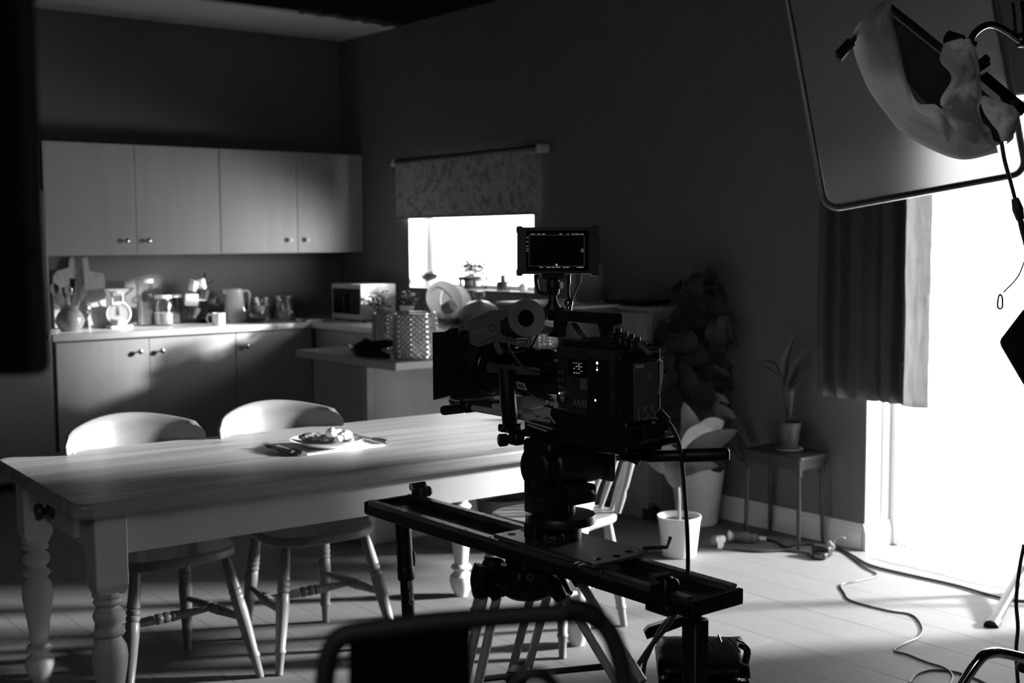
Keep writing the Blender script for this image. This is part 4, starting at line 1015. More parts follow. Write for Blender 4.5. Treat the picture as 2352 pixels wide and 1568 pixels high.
drape(((2020, 14, .02), (1990, 60, .03), (2000, 120, .04), (2035, 200, .05)), ((2044, 12, -.03), (2052, 60, -.03), (2066, 120, -.03), (2086, 200, -.04)), .03, 3)
drape(((2168, 100, -.05), (2160, 140, -.06), (2186, 180, -.06), (2160, 230, -.05), (2176, 262, -.06), (2220, 330, -.02)),
      ((2228, 96, -.04), (2246, 120, -.05), (2250, 170, -.05), (2254, 222, -.04), (2250, 262, -.04), (2288, 346, .0)), .045, 7, wr=.035)
drape(((2250, 222, -.03), (2262, 262, -.05), (2290, 300, -.05), (2300, 326, -.04)), ((2272, 240, .0), (2330, 246, .0), (2336, 282, .0), (2312, 330, .0)), .04, 12, wr=.04)
MB().tube([P(2228, 104, d=LD), P(2236, 80, d=LD), P(2256, 62, d=LD), P(2280, 57, d=LD), P(2310, 70, d=LD), P(2345, 95, d=LD), P(2400, 140, d=LD)], .0085, 12, 6).build('arm', chrome_m, lp)
MB().cyl(P(2216, 98, d=LD), P(2238, 108, d=LD), .014).build('arm_socket', black_m, lp)
MB().tube([P(2341, 90, d=LD), P(2400, 95, d=LD)], .020, 10).build('clamp', blackmet_m, lp)
MB().tube([P(2338, 6, d=LD), P(2342, 40, d=LD), P(2344, 78, d=LD)], .016, 8).build('yoke', blackmet_m, lp)
b = MB(); c_ = P(2327, 240, d=LD-.02)
b.tube([c_+(_R*math.cos(a*PI/6)+_U*math.sin(a*PI/6))*.012 for a in range(13)], .002, 5)
for a in range(6): b.tube([c_, c_+(_R*math.cos(a*PI/3)+_U*math.sin(a*PI/3))*.012], .0015, 4)
b.build('knurled_wheel', steel_m, lp)
def clip(label, a, b_, dd):
    a = P(*a, d=LD+dd); b_ = P(*b_, d=LD+dd); u = (b_-a).normalized(); s = u.cross(_F).normalized()
    t = thing('spring_clip', label, 'clip', (a+b_)/2, 0, 'spring clips holding the muslin'); L = (b_-a).length
    MB().tube([a, a+u*L*.62], [.010, .009], 8).build('grip', black_m, t)
    MB().tube([a+s*.012+u*.006, a+s*.010+u*L*.62], [.007, .006], 8).build('grip', black_m, t)
    MB().prism([a+u*L*.55-s*.005, b_-s*.003, b_+s*.004, a+u*L*.55+s*.013], _F*.018).build('jaw', steel_m, t)
clip('spring clip at the upper left corner of the hanging muslin', (1926, 136), (1976, 76), .005)
clip('spring clip with bright jaws in the middle of the muslin', (2268, 132), (2214, 176), -.07)
tag(MB().tube([P(2300, 325, d=LD), P(2308, 370, d=LD), P(2322, 420, d=LD), P(2331, 455, d=LD)], .005, 8, 5).tube([P(2331, 455, d=LD), P(2338, 480, d=LD), P(2344, 505, d=LD)], [.009, .014, .010], 8, 4).tube([P(2344, 505, d=LD), P(2352, 545, d=LD), P(2375, 620, d=LD), P(2420, 700, d=LD)], [.008, .006, .006, .006], 8, 5).build('lamp_cable', cable_m), 'black lamp cable with an inline connector hanging below the muslin', 'cable')
sl = thing('safety_cord', 'thin cord ending in a small snap hook against the bright door', 'cord', P(2300, 680, d=LD))
MB().tube([P(2400, 520, d=LD), P(2358, 590, d=LD), P(2338, 635, d=LD), P(2305, 671, d=LD)], .0018, 6, 5).build('cord', cable_m, sl)
c_ = P(2297, 692, d=LD)
MB().tube([c_+_U*.018, c_+_R*.005+_U*.010, c_+_R*.006-_U*.012, c_-_U*.018, c_-_R*.006-_U*.012, c_-_R*.004+_U*.010, c_+_U*.018], .0022, 6, 4).build('snap_hook', blackmet_m, sl)
# black flag at the right edge
fg = thing('black_flag', 'black flag with a rounded corner reaching in at the right edge', 'flag', P(2330, 790, d=LD))
cs_ = [(2301, 786), (2303, 778), (2352, 714), (2460, 600), (2600, 700), (2560, 1000), (2420, 985), (2352, 878), (2304, 796)]
MB().prism([P(*p, d=LD) for p in cs_], _F*.012).build('cloth', fab_m, fg, sm=0)
MB().tube([P(2600, 700, d=LD+.02), P(2640, 1500, d=LD+.02)], .012, 8).build('stand', blackmet_m, fg)
# light stand at the right: slanting leg and column
ls = thing('light_stand', 'chrome light stand leg slanting down to the floor at the right edge', 'stand', P(2276, 1438, z=0))
ft = P(2276, 1440, z=.0); hi = P(2345, 1318, d=5.0); u = (hi-ft).normalized()
MB().cyl(ft+u*.02, ft+u*.55, .021).build('leg', blackmet_m, ls)
MB().cyl(ft+V(0, 0, .0), ft+u*.05, .028).build('rubber_foot', black_m, ls)
tp2 = ft+u*.55
MB().cyl((tp2.x+.02, tp2.y-.02, .05), (tp2.x+.02, tp2.y-.02, 1.3), .018).build('column', blackmet_m, ls)
for an in (-1.2,): MB().cyl((tp2.x+.02, tp2.y-.02, .42), (tp2.x+.02+.38*math.cos(an), tp2.y-.02+.38*math.sin(an), .0), .014).build('leg', alu_m, ls)
tag(MB().tube([P(2352, 1250, d=3.2), P(2341, 1310, d=3.2), P(2334, 1380, d=3.2), P(2338, 1440, d=3.2), P(2334, 1500, d=3.2), P(2340, 1600, d=3.2), P(2342, 1700, d=3.2)], .005, 8, 5).build('hanging_cable', cable_m), 'black cable hanging down along the right edge in front of the stand leg', 'cable')
# chrome stool frame bottom right
sf = thing('chrome_frame', 'bent chrome tube frame of a low stand in the bottom right corner', 'stand', P(2300, 1700, d=3.0))
top = [P(2170, 1640, d=2.95), P(2212, 1568, d=2.95), P(2250, 1514, d=2.95), P(2275, 1500, d=2.96), P(2305, 1500, d=2.98), P(2380, 1520, d=3.0), P(2470, 1560, d=3.05)]
MB().tube(top, .013, 12, 6).build('bent_tube', chrome_m, sf)
for p_ in (top[0], top[-1]): MB().cyl((p_.x, p_.y, 0), p_, .013).build('leg', chrome_m, sf)
MB().ell(P(2352, 1532, d=3.05), (.02, .02, .014)).build('knob', black_m, sf)
# equipment bag
bg = thing('equipment_bag', 'black glossy equipment bag with an open flap on the floor behind the right support post', 'bag', P(1605, 1650, d=3.35))
c_ = P(1608, 1530, d=3.35); bz = c_.z+.04
o = MB().box((c_.x, c_.y, (bz-.02)/2), (.22, .27, bz-.02), .04, rot=rotz(-.75), seg=4)
for v_ in o.bm.verts: v_.co += V(1, 1, .5)*.012*noise.noise(v_.co*9)
o.build('body', bag_m, bg)
R2 = rotz(-.75)
def bgp(u, v, z): return V(c_.x, c_.y, z)+R2 @ V(u, v, 0)
MB().tube([bgp(-.115, -.135, bz-.035), bgp(.115, -.135, bz-.035), bgp(.115, .135, bz-.035), bgp(-.115, .135, bz-.035), bgp(-.115, -.135, bz-.035)], .006, 6).build('piping', blackg_m, bg)
rows = []
for i in range(9):
    t = i/8; rows.append([bgp(-.12+.24*j/8, -.14+.28*t, bz-.03+.055*math.sin(PI*(t*.8+.1))+.01*noise.noise(V(i, j, 0)*.6)) for j in range(9)])
MB().grid(rows).build('flap', bag_m, bg, solid=.012)
fp = P(1490, 1455, d=3.3); fq = P(1560, 1425, d=3.35)
MB().prism([P(1480, 1452, d=3.28), P(1490, 1440, d=3.28), P(1580, 1412, d=3.3), P(1584, 1432, d=3.3), P(1486, 1468, d=3.28)], _F*.03).build('open_flap', bag_m, bg)
b = MB()
for k, (a, e_) in enumerate((((1618, 1462), (1640, 1490)), ((1650, 1458), (1656, 1474)), ((1672, 1464), (1700, 1498)), ((1690, 1468), (1712, 1480)))):
    b.tube([P(*a, d=3.14), P(*e_, d=3.12)], .003, 5)
b.build('buckles', chrome_m, bg)
MB().tube([P(1700, 1478, d=3.2), P(1716, 1492, d=3.19), P(1712, 1520, d=3.2)], .010, 8, 4).build('strap', bag_m, bg)
tag(MB().tube([P(1556, 1400, d=2.34), P(1530, 1440, d=2.45), P(1490, 1490, d=2.6), P(1455, 1545, d=2.7), P(1430, 1600, d=2.8), P(1410, 1800, d=2.85)], .0055, 8, 5).build('slider_cable', cable_m), 'black cable dropping from the right end of the slider to the floor', 'cable')
tag(MB().tube([P(1552, 1408, d=2.38), P(1520, 1440, d=2.5), P(1492, 1495, d=2.62), P(1478, 1545, d=2.7), P(1475, 1700, d=2.8)], .005, 8, 5).build('slider_cable', cable_m), 'second black cable curving beside the equipment bag', 'cable')

# foreground: monitor at the left edge, and a monitor cage at the bottom
lm = thing('large_monitor', 'out of focus black monitor edge filling the left side of the picture', 'monitor', P(0, 900, d=.82))
b = MB(); D0 = .80
pts = []
for px, py in ((36, -120), (40, 0), (58, 480), (74, 800), (75, 835), (68, 855), (50, 863), (-900, 880), (-940, -120)): pts.append(P(px, py, d=D0))
b.prism(pts, _F*.03).build('housing', velvet_m, lm)
MB().ell(P(60, 585, d=D0+.01), (.007, .007, .010)).build('knob', velvet_m, lm)
MB().cyl(P(-420, 860, d=D0+.015), V(*P(-420, 860, d=D0+.015).xy, 0), .018).build('stand', blackmet_m, lm)
mc = thing('monitor_cage', 'out of focus black monitor with tube handles at the bottom of the picture', 'monitor', P(1000, 1900, d=.9))
D1 = .90
MB().tube([P(728, 1760, d=D1), P(742, 1600, d=D1), P(752, 1520, d=D1), P(768, 1478, d=D1), P(800, 1455, d=D1), P(870, 1444, d=D1), P(1000, 1428, d=D1), P(1150, 1416, d=D1), P(1300, 1408, d=D1), P(1350, 1412, d=D1), P(1392, 1440, d=D1), P(1420, 1500, d=D1), P(1440, 1600, d=D1), P(1450, 1760, d=D1)], .0078, 12, 5).build('handle_tube', mat('matt_black', .03, .6), mc)
MB().prism([P(800, 1462, d=D1+.004), P(1080, 1440, d=D1+.004), P(1082, 1760, d=D1+.004), P(800, 1760, d=D1+.004)], _F*.02).build('monitor_back', velvet_m, mc)
MB().tube([P(1110, 1700, d=D1), P(1160, 1600, d=D1), P(1190, 1558, d=D1), P(1225, 1546, d=D1), P(1260, 1556, d=D1), P(1280, 1600, d=D1), P(1290, 1700, d=D1)], .005, 10, 5).build('hook', black_m, mc)
MB().tube([P(1300, 1398, d=D1-.004), P(1345, 1404, d=D1-.004), P(1375, 1420, d=D1-.004)], .009, 10, 4).build('grip', black_m, mc)
bb = P(1000, 1760, d=D1+.01)
MB().prism([P(725, 1750, d=D1), P(1455, 1750, d=D1), P(1455, 1780, d=D1), P(725, 1780, d=D1)], _F*.02).build('base_bar', blackmet_m, mc)
MB().cyl(V(bb.x, bb.y, 0), P(1000, 1775, d=D1+.01), .014).build('stand', blackmet_m, mc)
# ================================================================ SLIDER, SUPPORTS, TRIPOD
XA, XB, YA, YB, ZS = -3.212, -3.072, -5.515, -6.635, .812
sl_ = thing('camera_slider', 'long black camera slider with two rails carrying the film camera', 'slider', ((XA+XB)/2, (YA+YB)/2, .775))
MB().box((XA+.012, YA, .782), (XB-.012, YB, .796)).build('bed', darkgr_m, sl_, sm=0)
for x0, x1 in ((XA, XA+.014), (XB-.014, XB)):
    b = MB().box((x0, YA, .774), (x1, YB, .798), .001); b.build('side_beam', blackmet_m, sl_, sm=0)
for x0 in (XA+.002, XB-.016):
    MB().box((x0, YA-.01, .798), (x0+.014, YB+.01, .806)).box((x0-.003, YA-.01, .806), (x0+.017, YB+.01, .8115), .001).build('rail', mat('rail_metal', .5, .40, metal=1, var=.1, scale=30), sl_, sm=0)
    sc_ = MB()
    for i in range(12): sc_.cyl((x0+.007, YA-.06-i*.09, .8115), (x0+.007, YA-.06-i*.09, .8125), .0032, n=10)
    sc_.build('screws', steel_m, sl_, kind='stuff')
for y in (YA, YB): MB().box((XA, y-.006, .776), (XB, y+.006, .806), .001).build('end_plate', blackmet_m, sl_, sm=0)
for y in (-5.80, -6.45): MB().cyl((-3.142, y, .796), (-3.142, y, .7965), .014).build('mount_hole', blackg_m, sl_)
def stop(x, y, sgn):
    b = MB().box((x-.012, y-.022, .775), (x+.012, y+.022, .842), .004).box((x-.016, y-.03, .77), (x+.006, y+.03, .79), .003)
    b.build('rail_stop', black_m, sl_)
    MB().cyl((x-.03, y-.006, .838), (x+.012, y-.006, .838), .010).build('stop_knob', steel_m, sl_)
    MB().ell((x+.018, y-.012, .822), (.012, .012, .014)).build('lever', black_m, sl_)
stop(XB-.004, -5.56, 1); stop(XA-.002, -6.565, -1)
for i, (x, y) in enumerate(((XA-.012, -6.55), (XA-.012, -6.585))): MB().cyl((x-.006, y, .782), (x+.002, y, .782), .004).build('bolt', steel_m, sl_)
cg = thing('slider_carriage', 'flat slider carriage plate with holes under the fluid head', 'carriage', (-3.142, -6.21, .8115))
MB().box((-3.222, -6.06, .8165), (-3.062, -6.385, .826), .002).build('plate', mat('carriage_plate', .6, .42, metal=1, var=.1, scale=30), cg, sm=0)
for x, y in ((-3.19, -6.085), (-3.145, -6.075), (-3.10, -6.085), (-3.19, -6.36), (-3.145, -6.37), (-3.10, -6.36)):
    MB().cyl((x, y, .826), (x, y, .8266), .009).build('plate_hole', blackg_m, cg)
for x in (-3.20, -3.085):
    for y in (-6.09, -6.35): MB().box((x-.014, y-.022, .8115), (x+.014, y+.022, .8165)).build('roller', black_m, cg)
MB().tube([(-3.07, -6.37, .83), (-3.03, -6.40, .832), (-3.02, -6.40, .852)], .004, 8).build('brake_lever', blackmet_m, cg)
MB().cyl((-3.232, -6.33, .815), (-3.222, -6.33, .815), .007).cyl((-3.232, -6.345, .815), (-3.222, -6.345, .815), .006).build('brake_screws', steel_m, cg)
# left pole
pm_ = thing('support_pole', 'black telescopic support pole under the left end of the slider', 'pole', (-3.155, -5.645, 0))
tp_ = P(925, 1215, x=-3.15); x0, y0 = tp_.x, tp_.y; b2 = P(936, 1400, x=-3.152)
ax_ = (b2-Vector((x0, y0, tp_.z))).normalized(); top_ = Vector((x0, y0, .774)); L_ = .774/-ax_.z
MB().cyl(top_, top_+ax_*.135, .0205).build('upper_tube', black_m, pm_)
MB().lathe([(.0205, 0), (.022, .005), (.022, .03), (.019, .034)], top_+ax_*.128, ax_, 20).build('collar', black_m, pm_)
MB().box(top_+ax_*.11+V(.02, -.004, 0), (.012, .016, .04), .004, rot=Matrix.Identity(3)).build('lock_lever', black_m, pm_)
MB().cyl(top_+ax_*.15, top_+ax_*(L_-.03), .0165).build('lower_tube', blackmet_m, pm_)
MB().cyl(top_+ax_*(L_-.03), top_+ax_*L_, .02).build('rubber_foot', black_m, pm_)
nv = (CAM_C-top_); nv.z = 0; nv.normalize(); rv = V(0, 0, 1).cross(nv)
text('BENRO', 'lettering', .0185, mark_m, pm_, top_+ax_*.160+nv*.0172+rv*.0035, -(-ax_) , rv)
# right post
rp_ = thing('support_post', 'square black support post under the right end of the slider', 'post', (-3.137, -6.578, 0))
q = P(1597, 1400, d=2.30)
MB().box((q.x-.019, q.y-.019, .02), (q.x+.019, q.y+.019, .752), .003).build('post', black_m, rp_)
MB().cyl((q.x, q.y, .75), (q.x, q.y, .772), .013).build('neck', blackmet_m, rp_)
MB().box((q.x-.06, q.y-.06, 0), (q.x+.06, q.y+.06, .02), .004).build('foot', black_m, rp_)
# tripod under the slider
HB = V(-3.125, -6.06, .70)
td = thing('tripod', 'tripod with silver twin tube legs under the middle of the slider', 'tripod', (HB.x, HB.y, 0))
MB().lathe([(.045, -.03), (.06, -.02), (.062, .03), (.05, .045), (.05, .073)], HB, n=28).build('bowl', blackmet_m, td)
MB().box(HB+V(-.065, -.05, .0), HB+V(.05, .05, .045), .006).build('hub_block', black_m, td)
MB().prism([P(1150, 1292, d=2.665), P(1164, 1294, d=2.665), P(1164, 1299, d=2.665), P(1150, 1297, d=2.665)], _F*.001).build('hub_label', mark_m, td)
def tleg(pts, w_):
    """pts: shoulder, spot lower on the leg (pixel, depth) -> twin tubes down to the floor"""
    a = P(*pts[0][:2], d=pts[0][2]); b_ = P(*pts[1][:2], d=pts[1][2]); u = (b_-a).normalized(); L = a.z/-u.z; s = Vector(w_)
    sh = a-u*.05
    MB().tube([HB+(sh-HB)*.45, sh-u*.02, sh+u*.05], [.020, .022, .020], 10, 3).tube([sh+s-u*.02, sh+s+u*.05], [.019, .017], 10).build('shoulder', black_m, td)
    l = MB().cyl(a, a+u*min(.26, L*.5), .0105).cyl(a+s, a+s+u*min(.26, L*.5), .0105).build('leg', alu_m, td)
    k = a+u*min(.24, L*.48)
    MB().box(k+s*.5+u*.02, (.05, .035, .05), .008, rot=frame_to(u)).build('knee', darkgr_m, l)
    MB().cyl(k+s*.5+u*.02, k+s*.5+u*.02-_F*.035+_R*.01, .013).build('knee_knob', grey_m, l)
    MB().cyl(k+s*.5+u*.04, a+s*.5+u*L, .012).build('lower_leg', alu_m, l)
tleg(((1112, 1365, 2.72), (1082, 1500, 2.66)), _R*.030)
tleg(((1298, 1368, 2.68), (1372, 1490, 2.60)), _R*.035+V(0, 0, .03))
tleg(((1226, 1345, 2.86), (1178, 1530, 2.96)), _R*.038)
MB().tube([P(1128, 1368, d=2.70), P(1165, 1350, d=2.69), P(1200, 1362, d=2.69), P(1222, 1335, d=2.68)], [.012, .010, .012, .02], 8, 5).build('yoke', black_m, td)
MB().tube([P(1110, 1300, d=2.7), P(1100, 1330, d=2.7), P(1104, 1365, d=2.71)], [.022, .020, .018], 10, 4).build('leg_bracket', black_m, td)
MB().tube([P(1232, 1318, d=2.66), P(1262, 1335, d=2.66), P(1290, 1372, d=2.67)], [.022, .022, .016], 10, 4).build('leg_bracket', black_m, td)
for px in (1218, 1250): MB().cyl(P(px, 1326, d=2.645), P(px, 1326, d=2.655), .009).lathe([(.006, 0), (.006, .002)], P(px, 1326, d=2.643), _F, 12).build('pivot_bolt', darkgr_m, td)
sh_ = P(1190, 1550, d=2.75)
MB().box(sh_, (.06, .05, .03), .008, rot=rotz(.6)).build('spreader', darkgr_m, td)
for px, py, dd_ in ((1102, 1560, 2.66), (1390, 1530, 2.58), (1178, 1600, 2.95)): MB().tube([sh_, P(px, py, d=dd_)], .007, 8).build('spreader_arm', darkgr_m, td)

# ================================================================ FLUID HEAD
HC = V(-3.135, -6.185, 0)
fh = thing('fluid_head', 'black fluid head with a pan handle between the slider and the film camera', 'tripod head', (HC.x, HC.y, .826))
MB().lathe([(.045, .826), (.045, .852), (.040, .856), (.030, .862)], HC, n=28).build('half_ball', black_m, fh)
MB().cyl(HC+V(-.066, -.03, .840), HC+V(-.05, -.03, .840), .011).build('clamp_screw', steel_m, fh)
MB().box(HC+V(-.055, .02, .826), HC+V(-.02, .06, .858), .003).build('clamp', blackmet_m, fh)
MB().box(HC+V(-.06, -.05, .826), HC+V(-.03, -.015, .85), .003).build('clamp', blackmet_m, fh)
MB().lathe([(.074, .862), (.076, .864), (.076, .878), (.074, .881), (.05, .884), (.034, .886)], HC, n=48).build('pan_disc', mat('disc_metal', .07, .35, metal=.6, var=.1), fh)
MB().lathe([(.032, .884), (.032, .915)], HC, n=36).build('pan_neck', darkgr_m, fh)
MB().box(HC+V(-.062, -.045, .884), HC+V(-.012, .05, .955), .005, seg=2).build('lower_block', blackmet_m, fh)
MB().box(HC+V(-.014, -.05, .905), HC+V(.062, .045, .945), .006, seg=2).build('drag_block', darkgr_m, fh)
s_ = MB()
for px, py in ((1273, 1128), (1297, 1125), (1325, 1121), (1347, 1118)):
    c_ = P(px, py, y=HC.y-.051); s_.cyl(c_, c_+V(0, -.002, 0), .0028, n=10)
s_.build('screws', steel_m, fh)
for py in (1149, 1172): MB().cyl(P(1239, py, x=HC.x-.063), P(1239, py, x=HC.x-.063)+V(-.002, 0, 0), .006).build('slot_screw', steel_m, fh)
def cylx(x0, x1, y, z, r, prof=None): return MB().lathe([(r*.9, 0), (r, .004), (r, x1-x0-.004), (r*.9, x1-x0)], (x0, y, z), (1, 0, 0), 36)
cylx(-3.203, -3.165, HC.y+.01, .985, .047).build('tilt_cover', black_m, fh)
cylx(-3.170, -3.045, HC.y, .985, .045).build('tilt_drum', darkgr_m, fh)
cylx(-3.045, -3.025, HC.y, .985, .041).build('end_cap', black_m, fh)
MB().box((-3.022, HC.y-.04, .94), (-3.008, HC.y+.035, 1.025), .004).build('side_plate', mat('side_plate_grey', .09, .4), fh)
MB().box((-3.20, HC.y-.04, 1.01), (-3.06, HC.y+.05, 1.045), .006).build('tilt_platform', black_m, fh)
MB().box((-3.185, -6.03, 1.045), (-3.085, -6.44, 1.062), .003).build('sliding_plate', blackmet_m, fh)
MB().tube([P(1228, 1100, x=-3.207), P(1222, 1112, x=-3.207), P(1230, 1116, x=-3.207), P(1236, 1106, x=-3.207), P(1228, 1100, x=-3.207)], .0018, 6, 3).build('wire_clip', steel_m, fh)
MB().box((-3.212, -6.10, 1.028), (-3.185, -6.13, 1.055), .004).lathe([(.012, 0), (.014, .004), (.014, .018), (.011, .02)], (-3.20, -6.085, 1.035), (-1, .3, 0), 16).build('counterbalance_knob', black_m, fh)
MB().tube([P(1330, 1150, d=2.55), P(1350, 1142, d=2.53), P(1364, 1130, d=2.52)], [.008, .010, .007], 8, 3).build('pan_lock', black_m, fh)
MB().tube([P(1368, 1016, d=2.50), P(1410, 1022, d=2.46), P(1436, 1030, d=2.44)], [.020, .018, .014], 12).build('handle_arm', blackmet_m, fh)
MB().lathe([(.017, 0), (.017, .012)], P(1432, 1040, d=2.44), _R+_F*.3, 24).build('rosette', darkgr_m, fh)
MB().tube([P(1422, 1034, d=2.43), P(1470, 1062, d=2.42)], .008, 10).build('rosette_bracket', blackmet_m, fh)
MB().tube([P(1415, 1053, d=2.42), P(1432, 1050, d=2.42), P(1462, 1060, d=2.42)], [.005, .006, .005], 8, 3).build('lever', black_m, fh)
a, b_ = P(1450, 1049, d=2.42), P(1676, 1043, d=2.38); u = (b_-a).normalized(); L = (b_-a).length
MB().turned(a, a+u*(L*.5), [(.0085, 0), (.0090, .3), (.0115, .34), (.0115, 1)], 16).build('handle_tube', blackmet_m, fh)
MB().turned(a+u*L*.5, b_, [(.0125, 0), (.0135, .04), (.0135, .93), (.0115, .98), (.008, 1)], 20).build('grip', black_m, fh)

# ================================================================ FILM CAMERA
cm = thing('film_camera', 'black digital film camera with matte box, lens and battery on the slider', 'film camera', (-3.133, -6.3, 1.062))
XL, XR = -3.200, -3.068
LC = V(-3.134, 0, 1.178)
# base plate, rods
MB().box((-3.19, -6.13, 1.063), (-3.08, -6.48, 1.082), .003).build('bridge_plate', blackmet_m, cm)
MB().box((-3.195, -6.22, 1.082), (-3.075, -6.45, 1.118), .004).build('base_block', black_m, cm)
for x in (-3.164, -3.104): MB().cyl((x, -5.86, 1.083), (x, -6.40, 1.083), .0075).build('rod', alu_m, cm)
MB().box((-3.185, -5.885, 1.073), (-3.083, -5.915, 1.10), .004).build('rod_clamp', blackmet_m, cm)
MB().cyl((-3.225, -5.90, 1.083), (-3.185, -5.90, 1.083), .011).lathe([(.010, 0), (.011, .004), (.011, .014)], (-3.24, -5.90, 1.083), (1, 0, 0), 14).build('clamp_knob', black_m, cm)
MB().box((-3.18, -6.15, 1.092), (-3.09, -6.20, 1.108), .003).build('lens_support', alu_m, cm)
MB().box((-3.19, -6.07, 1.096), (-3.08, -6.075, 1.125), .001).build('support_plate', alu_m, cm)
b = MB()
for (p0, p1) in (((1210, 968), (1268, 985)), ((1205, 966), (1262, 955)), ((1262, 955), (1275, 972)), ((1212, 975), (1255, 990))): b.tube([P(*p0, x=-3.205), P(*p1, x=-3.205)], .0022, 6)
b.build('bracket_frame', alu_m, cm)
MB().prism([P(1430, 978, x=-3.19), P(1484, 975, x=-3.19), P(1484, 1010, x=-3.19), P(1468, 1022, x=-3.19), P(1440, 996, x=-3.19)], (.05, 0, 0)).build('rear_bracket', darkgr_m, cm)
MB().prism([P(1447, 987, x=-3.191), P(1474, 984, x=-3.191), P(1474, 1006, x=-3.191), P(1463, 1010, x=-3.191)], (-.002, 0, 0)).build('bracket_recess', blackg_m, cm)
MB().tube([P(1502, 968, d=2.36), P(1500, 985, d=2.36), P(1486, 990, d=2.37)], .003, 6).build('rear_latch', alu_m, cm)
# matte box
MB().box((-3.212, -5.885, 1.104), (-3.058, -5.915, 1.250), .006, seg=2).build('matte_box', black_m, cm)
hood = MB(); r0 = [V(x, -5.885, z) for x, z in ((-3.200, 1.115), (-3.070, 1.115), (-3.070, 1.24), (-3.200, 1.24))]; r1 = [V(x, -5.835, z) for x, z in ((-3.22, 1.10), (-3.05, 1.10), (-3.05, 1.255), (-3.22, 1.255))]
hood.skin([[hood.bm.verts.new(p) for p in r0], [hood.bm.verts.new(p) for p in r1]], cap=False); hood.build('matte_hood', black_m, cm, solid=.003, sm=0)
MB().box((-3.208, -5.868, 1.250), (-3.185, -5.892, 1.262), .002).cyl((-3.205, -5.88, 1.262), (-3.18, -5.88, 1.264), .004).build('hood_clip', black_m, cm)
MB().lathe([(.062, 0), (.066, .004), (.066, .02), (.060, .03), (.058, .034)], LC+V(0, -5.915, 0), (0, -1, 0), 40).build('matte_collar', black_m, cm)
# lens
MB().lathe([(.056, 0), (.056, .035), (.054, .037), (.054, .05), (.0565, .052), (.0565, .075), (.053, .078), (.050, .10), (.050, .125), (.0525, .127), (.0525, .150), (.049, .153), (.046, .18), (.046, .195), (.052, .20), (.052, .215), (.045, .22), (.042, .285), (.046, .29), (.046, .32)], LC+V(0, -5.93, 0), (0, -1, 0), 48).build('lens', mat('lens_barrel', .03, .22, metal=.5, var=.1), cm)
for yo in (.060, .137, .206):
    b = MB()
    for i in range(48):
        an = 2*PI*i/48; r_ = .0568 if yo < .1 else .0528
        b.box(LC+V(math.cos(an)*r_, -5.93-yo, math.sin(an)*r_), (.0022, .016 if yo < .2 else .010, .0025), rot=Matrix.Rotation(-an, 3, 'Y'))
    b.build('gear_ring', black_m, cm, sm=0, kind='stuff')
b = MB().prism([P(1118, 832, x=-3.191), P(1238, 845, x=-3.186), P(1240, 862, x=-3.187), P(1118, 855, x=-3.1915)], (.003, 0, 0)); b.build('lens_band', label_m, cm)
MB().prism([P(1184, 875, x=-3.188), P(1204, 880, x=-3.188), P(1211, 896, x=-3.187), P(1190, 892, x=-3.187)], (-.0015, 0, 0)).build('lens_label', mark_m, cm)
MB().prism([P(1188, 880, x=-3.1905), P(1202, 883, x=-3.1905), P(1206, 892, x=-3.1905), P(1192, 889, x=-3.1905)], (-.0008, 0, 0)).build('lens_label_field', label_m, cm)
# hand grip / focus motor
MB().tube([P(1163, 848, x=-3.215), P(1165, 880, x=-3.215), P(1168, 930, x=-3.215), P(1172, 972, x=-3.21)], [.016, .0165, .0175, .017], 14, 4).build('focus_motor', black_m, cm)
MB().tube([P(1172, 975, x=-3.21), P(1180, 985, x=-3.2), P(1200, 982, x=-3.19)], [.014, .013, .01], 10, 3).tube([P(1152, 990, x=-3.21), P(1168, 975, x=-3.21)], [.003, .008], 8).build('motor_clamp', black_m, cm)
MB().tube([P(1148, 845, x=-3.205), P(1144, 880, x=-3.205), P(1146, 905, x=-3.2)], .002, 6, 4).build('motor_wire', cable_m, cm)
# body
MB().box((XL, -6.252, 1.122), (XR, -6.418, 1.250), .004, seg=2).build('body', mat('body_metal', .065, .38, metal=.3, var=.3, scale=40, bump=.04, bscale=300), cm)
MB().box((XL+.01, -6.235, 1.13), (XR-.01, -6.252, 1.245), .003).build('front_plate', darkgr_m, cm)
b = MB()
for i in range(7):
    for k_ in (0, 1): b.cyl(P(1262+k_*9, 835+i*16+k_*3, x=XL-.0002+.01*(1-0)), P(1262+k_*9, 835+i*16+k_*3, x=XL+.01)+V(-.0125, 0, 0), .0025, n=8)
b.build('plate_bolts', darkgr_m, cm, kind='stuff')
for px, py in ((1275, 827), (1281, 828), (1274, 931), (1280, 931)): MB().tube([P(px, py, x=XL-.0005)+V(-.001, math.cos(a_*PI/4)*.0026, math.sin(a_*PI/4)*.0026) for a_ in range(9)], .0005, 5).build('bolt_ring', mark_m, cm)
def side_rect(name, x0, y0, x1, y1, mt, dx=-.002, xs=XL): 
    return MB().prism([P(x0, y0, x=xs), P(x1, y0+(x1-x0)*.10, x=xs), P(x1, y1+(x1-x0)*.12, x=xs), P(x0, y1, x=xs)], (dx, 0, 0)).build(name, mt, cm, sm=0)
side_rect('side_door', 1305, 823, 1350, 948, mat('door_panel', .055, .45, var=.2, scale=40), -.0018)
dsp = side_rect('display', 1308, 823, 1350, 862, blackg_m, -.004)
rn = random.Random(4)
b = MB()
for i, py in enumerate((832, 836, 840, 845, 850, 855)):
    for j in range(4):
        if i and rn.random() < .35: continue
        x_ = 1317+j*5.5; b.prism([P(x_, py+j*.6, x=XL-.0042), P(x_+(3.6 if i else 2), py+j*.6+.3, x=XL-.0042), P(x_+(3.6 if i else 2), py+1.5+j*.6, x=XL-.0042), P(x_, py+1.3+j*.6, x=XL-.0042)], (-.0003, 0, 0))
b.build('display_text', ui2_m, cm, kind='stuff')
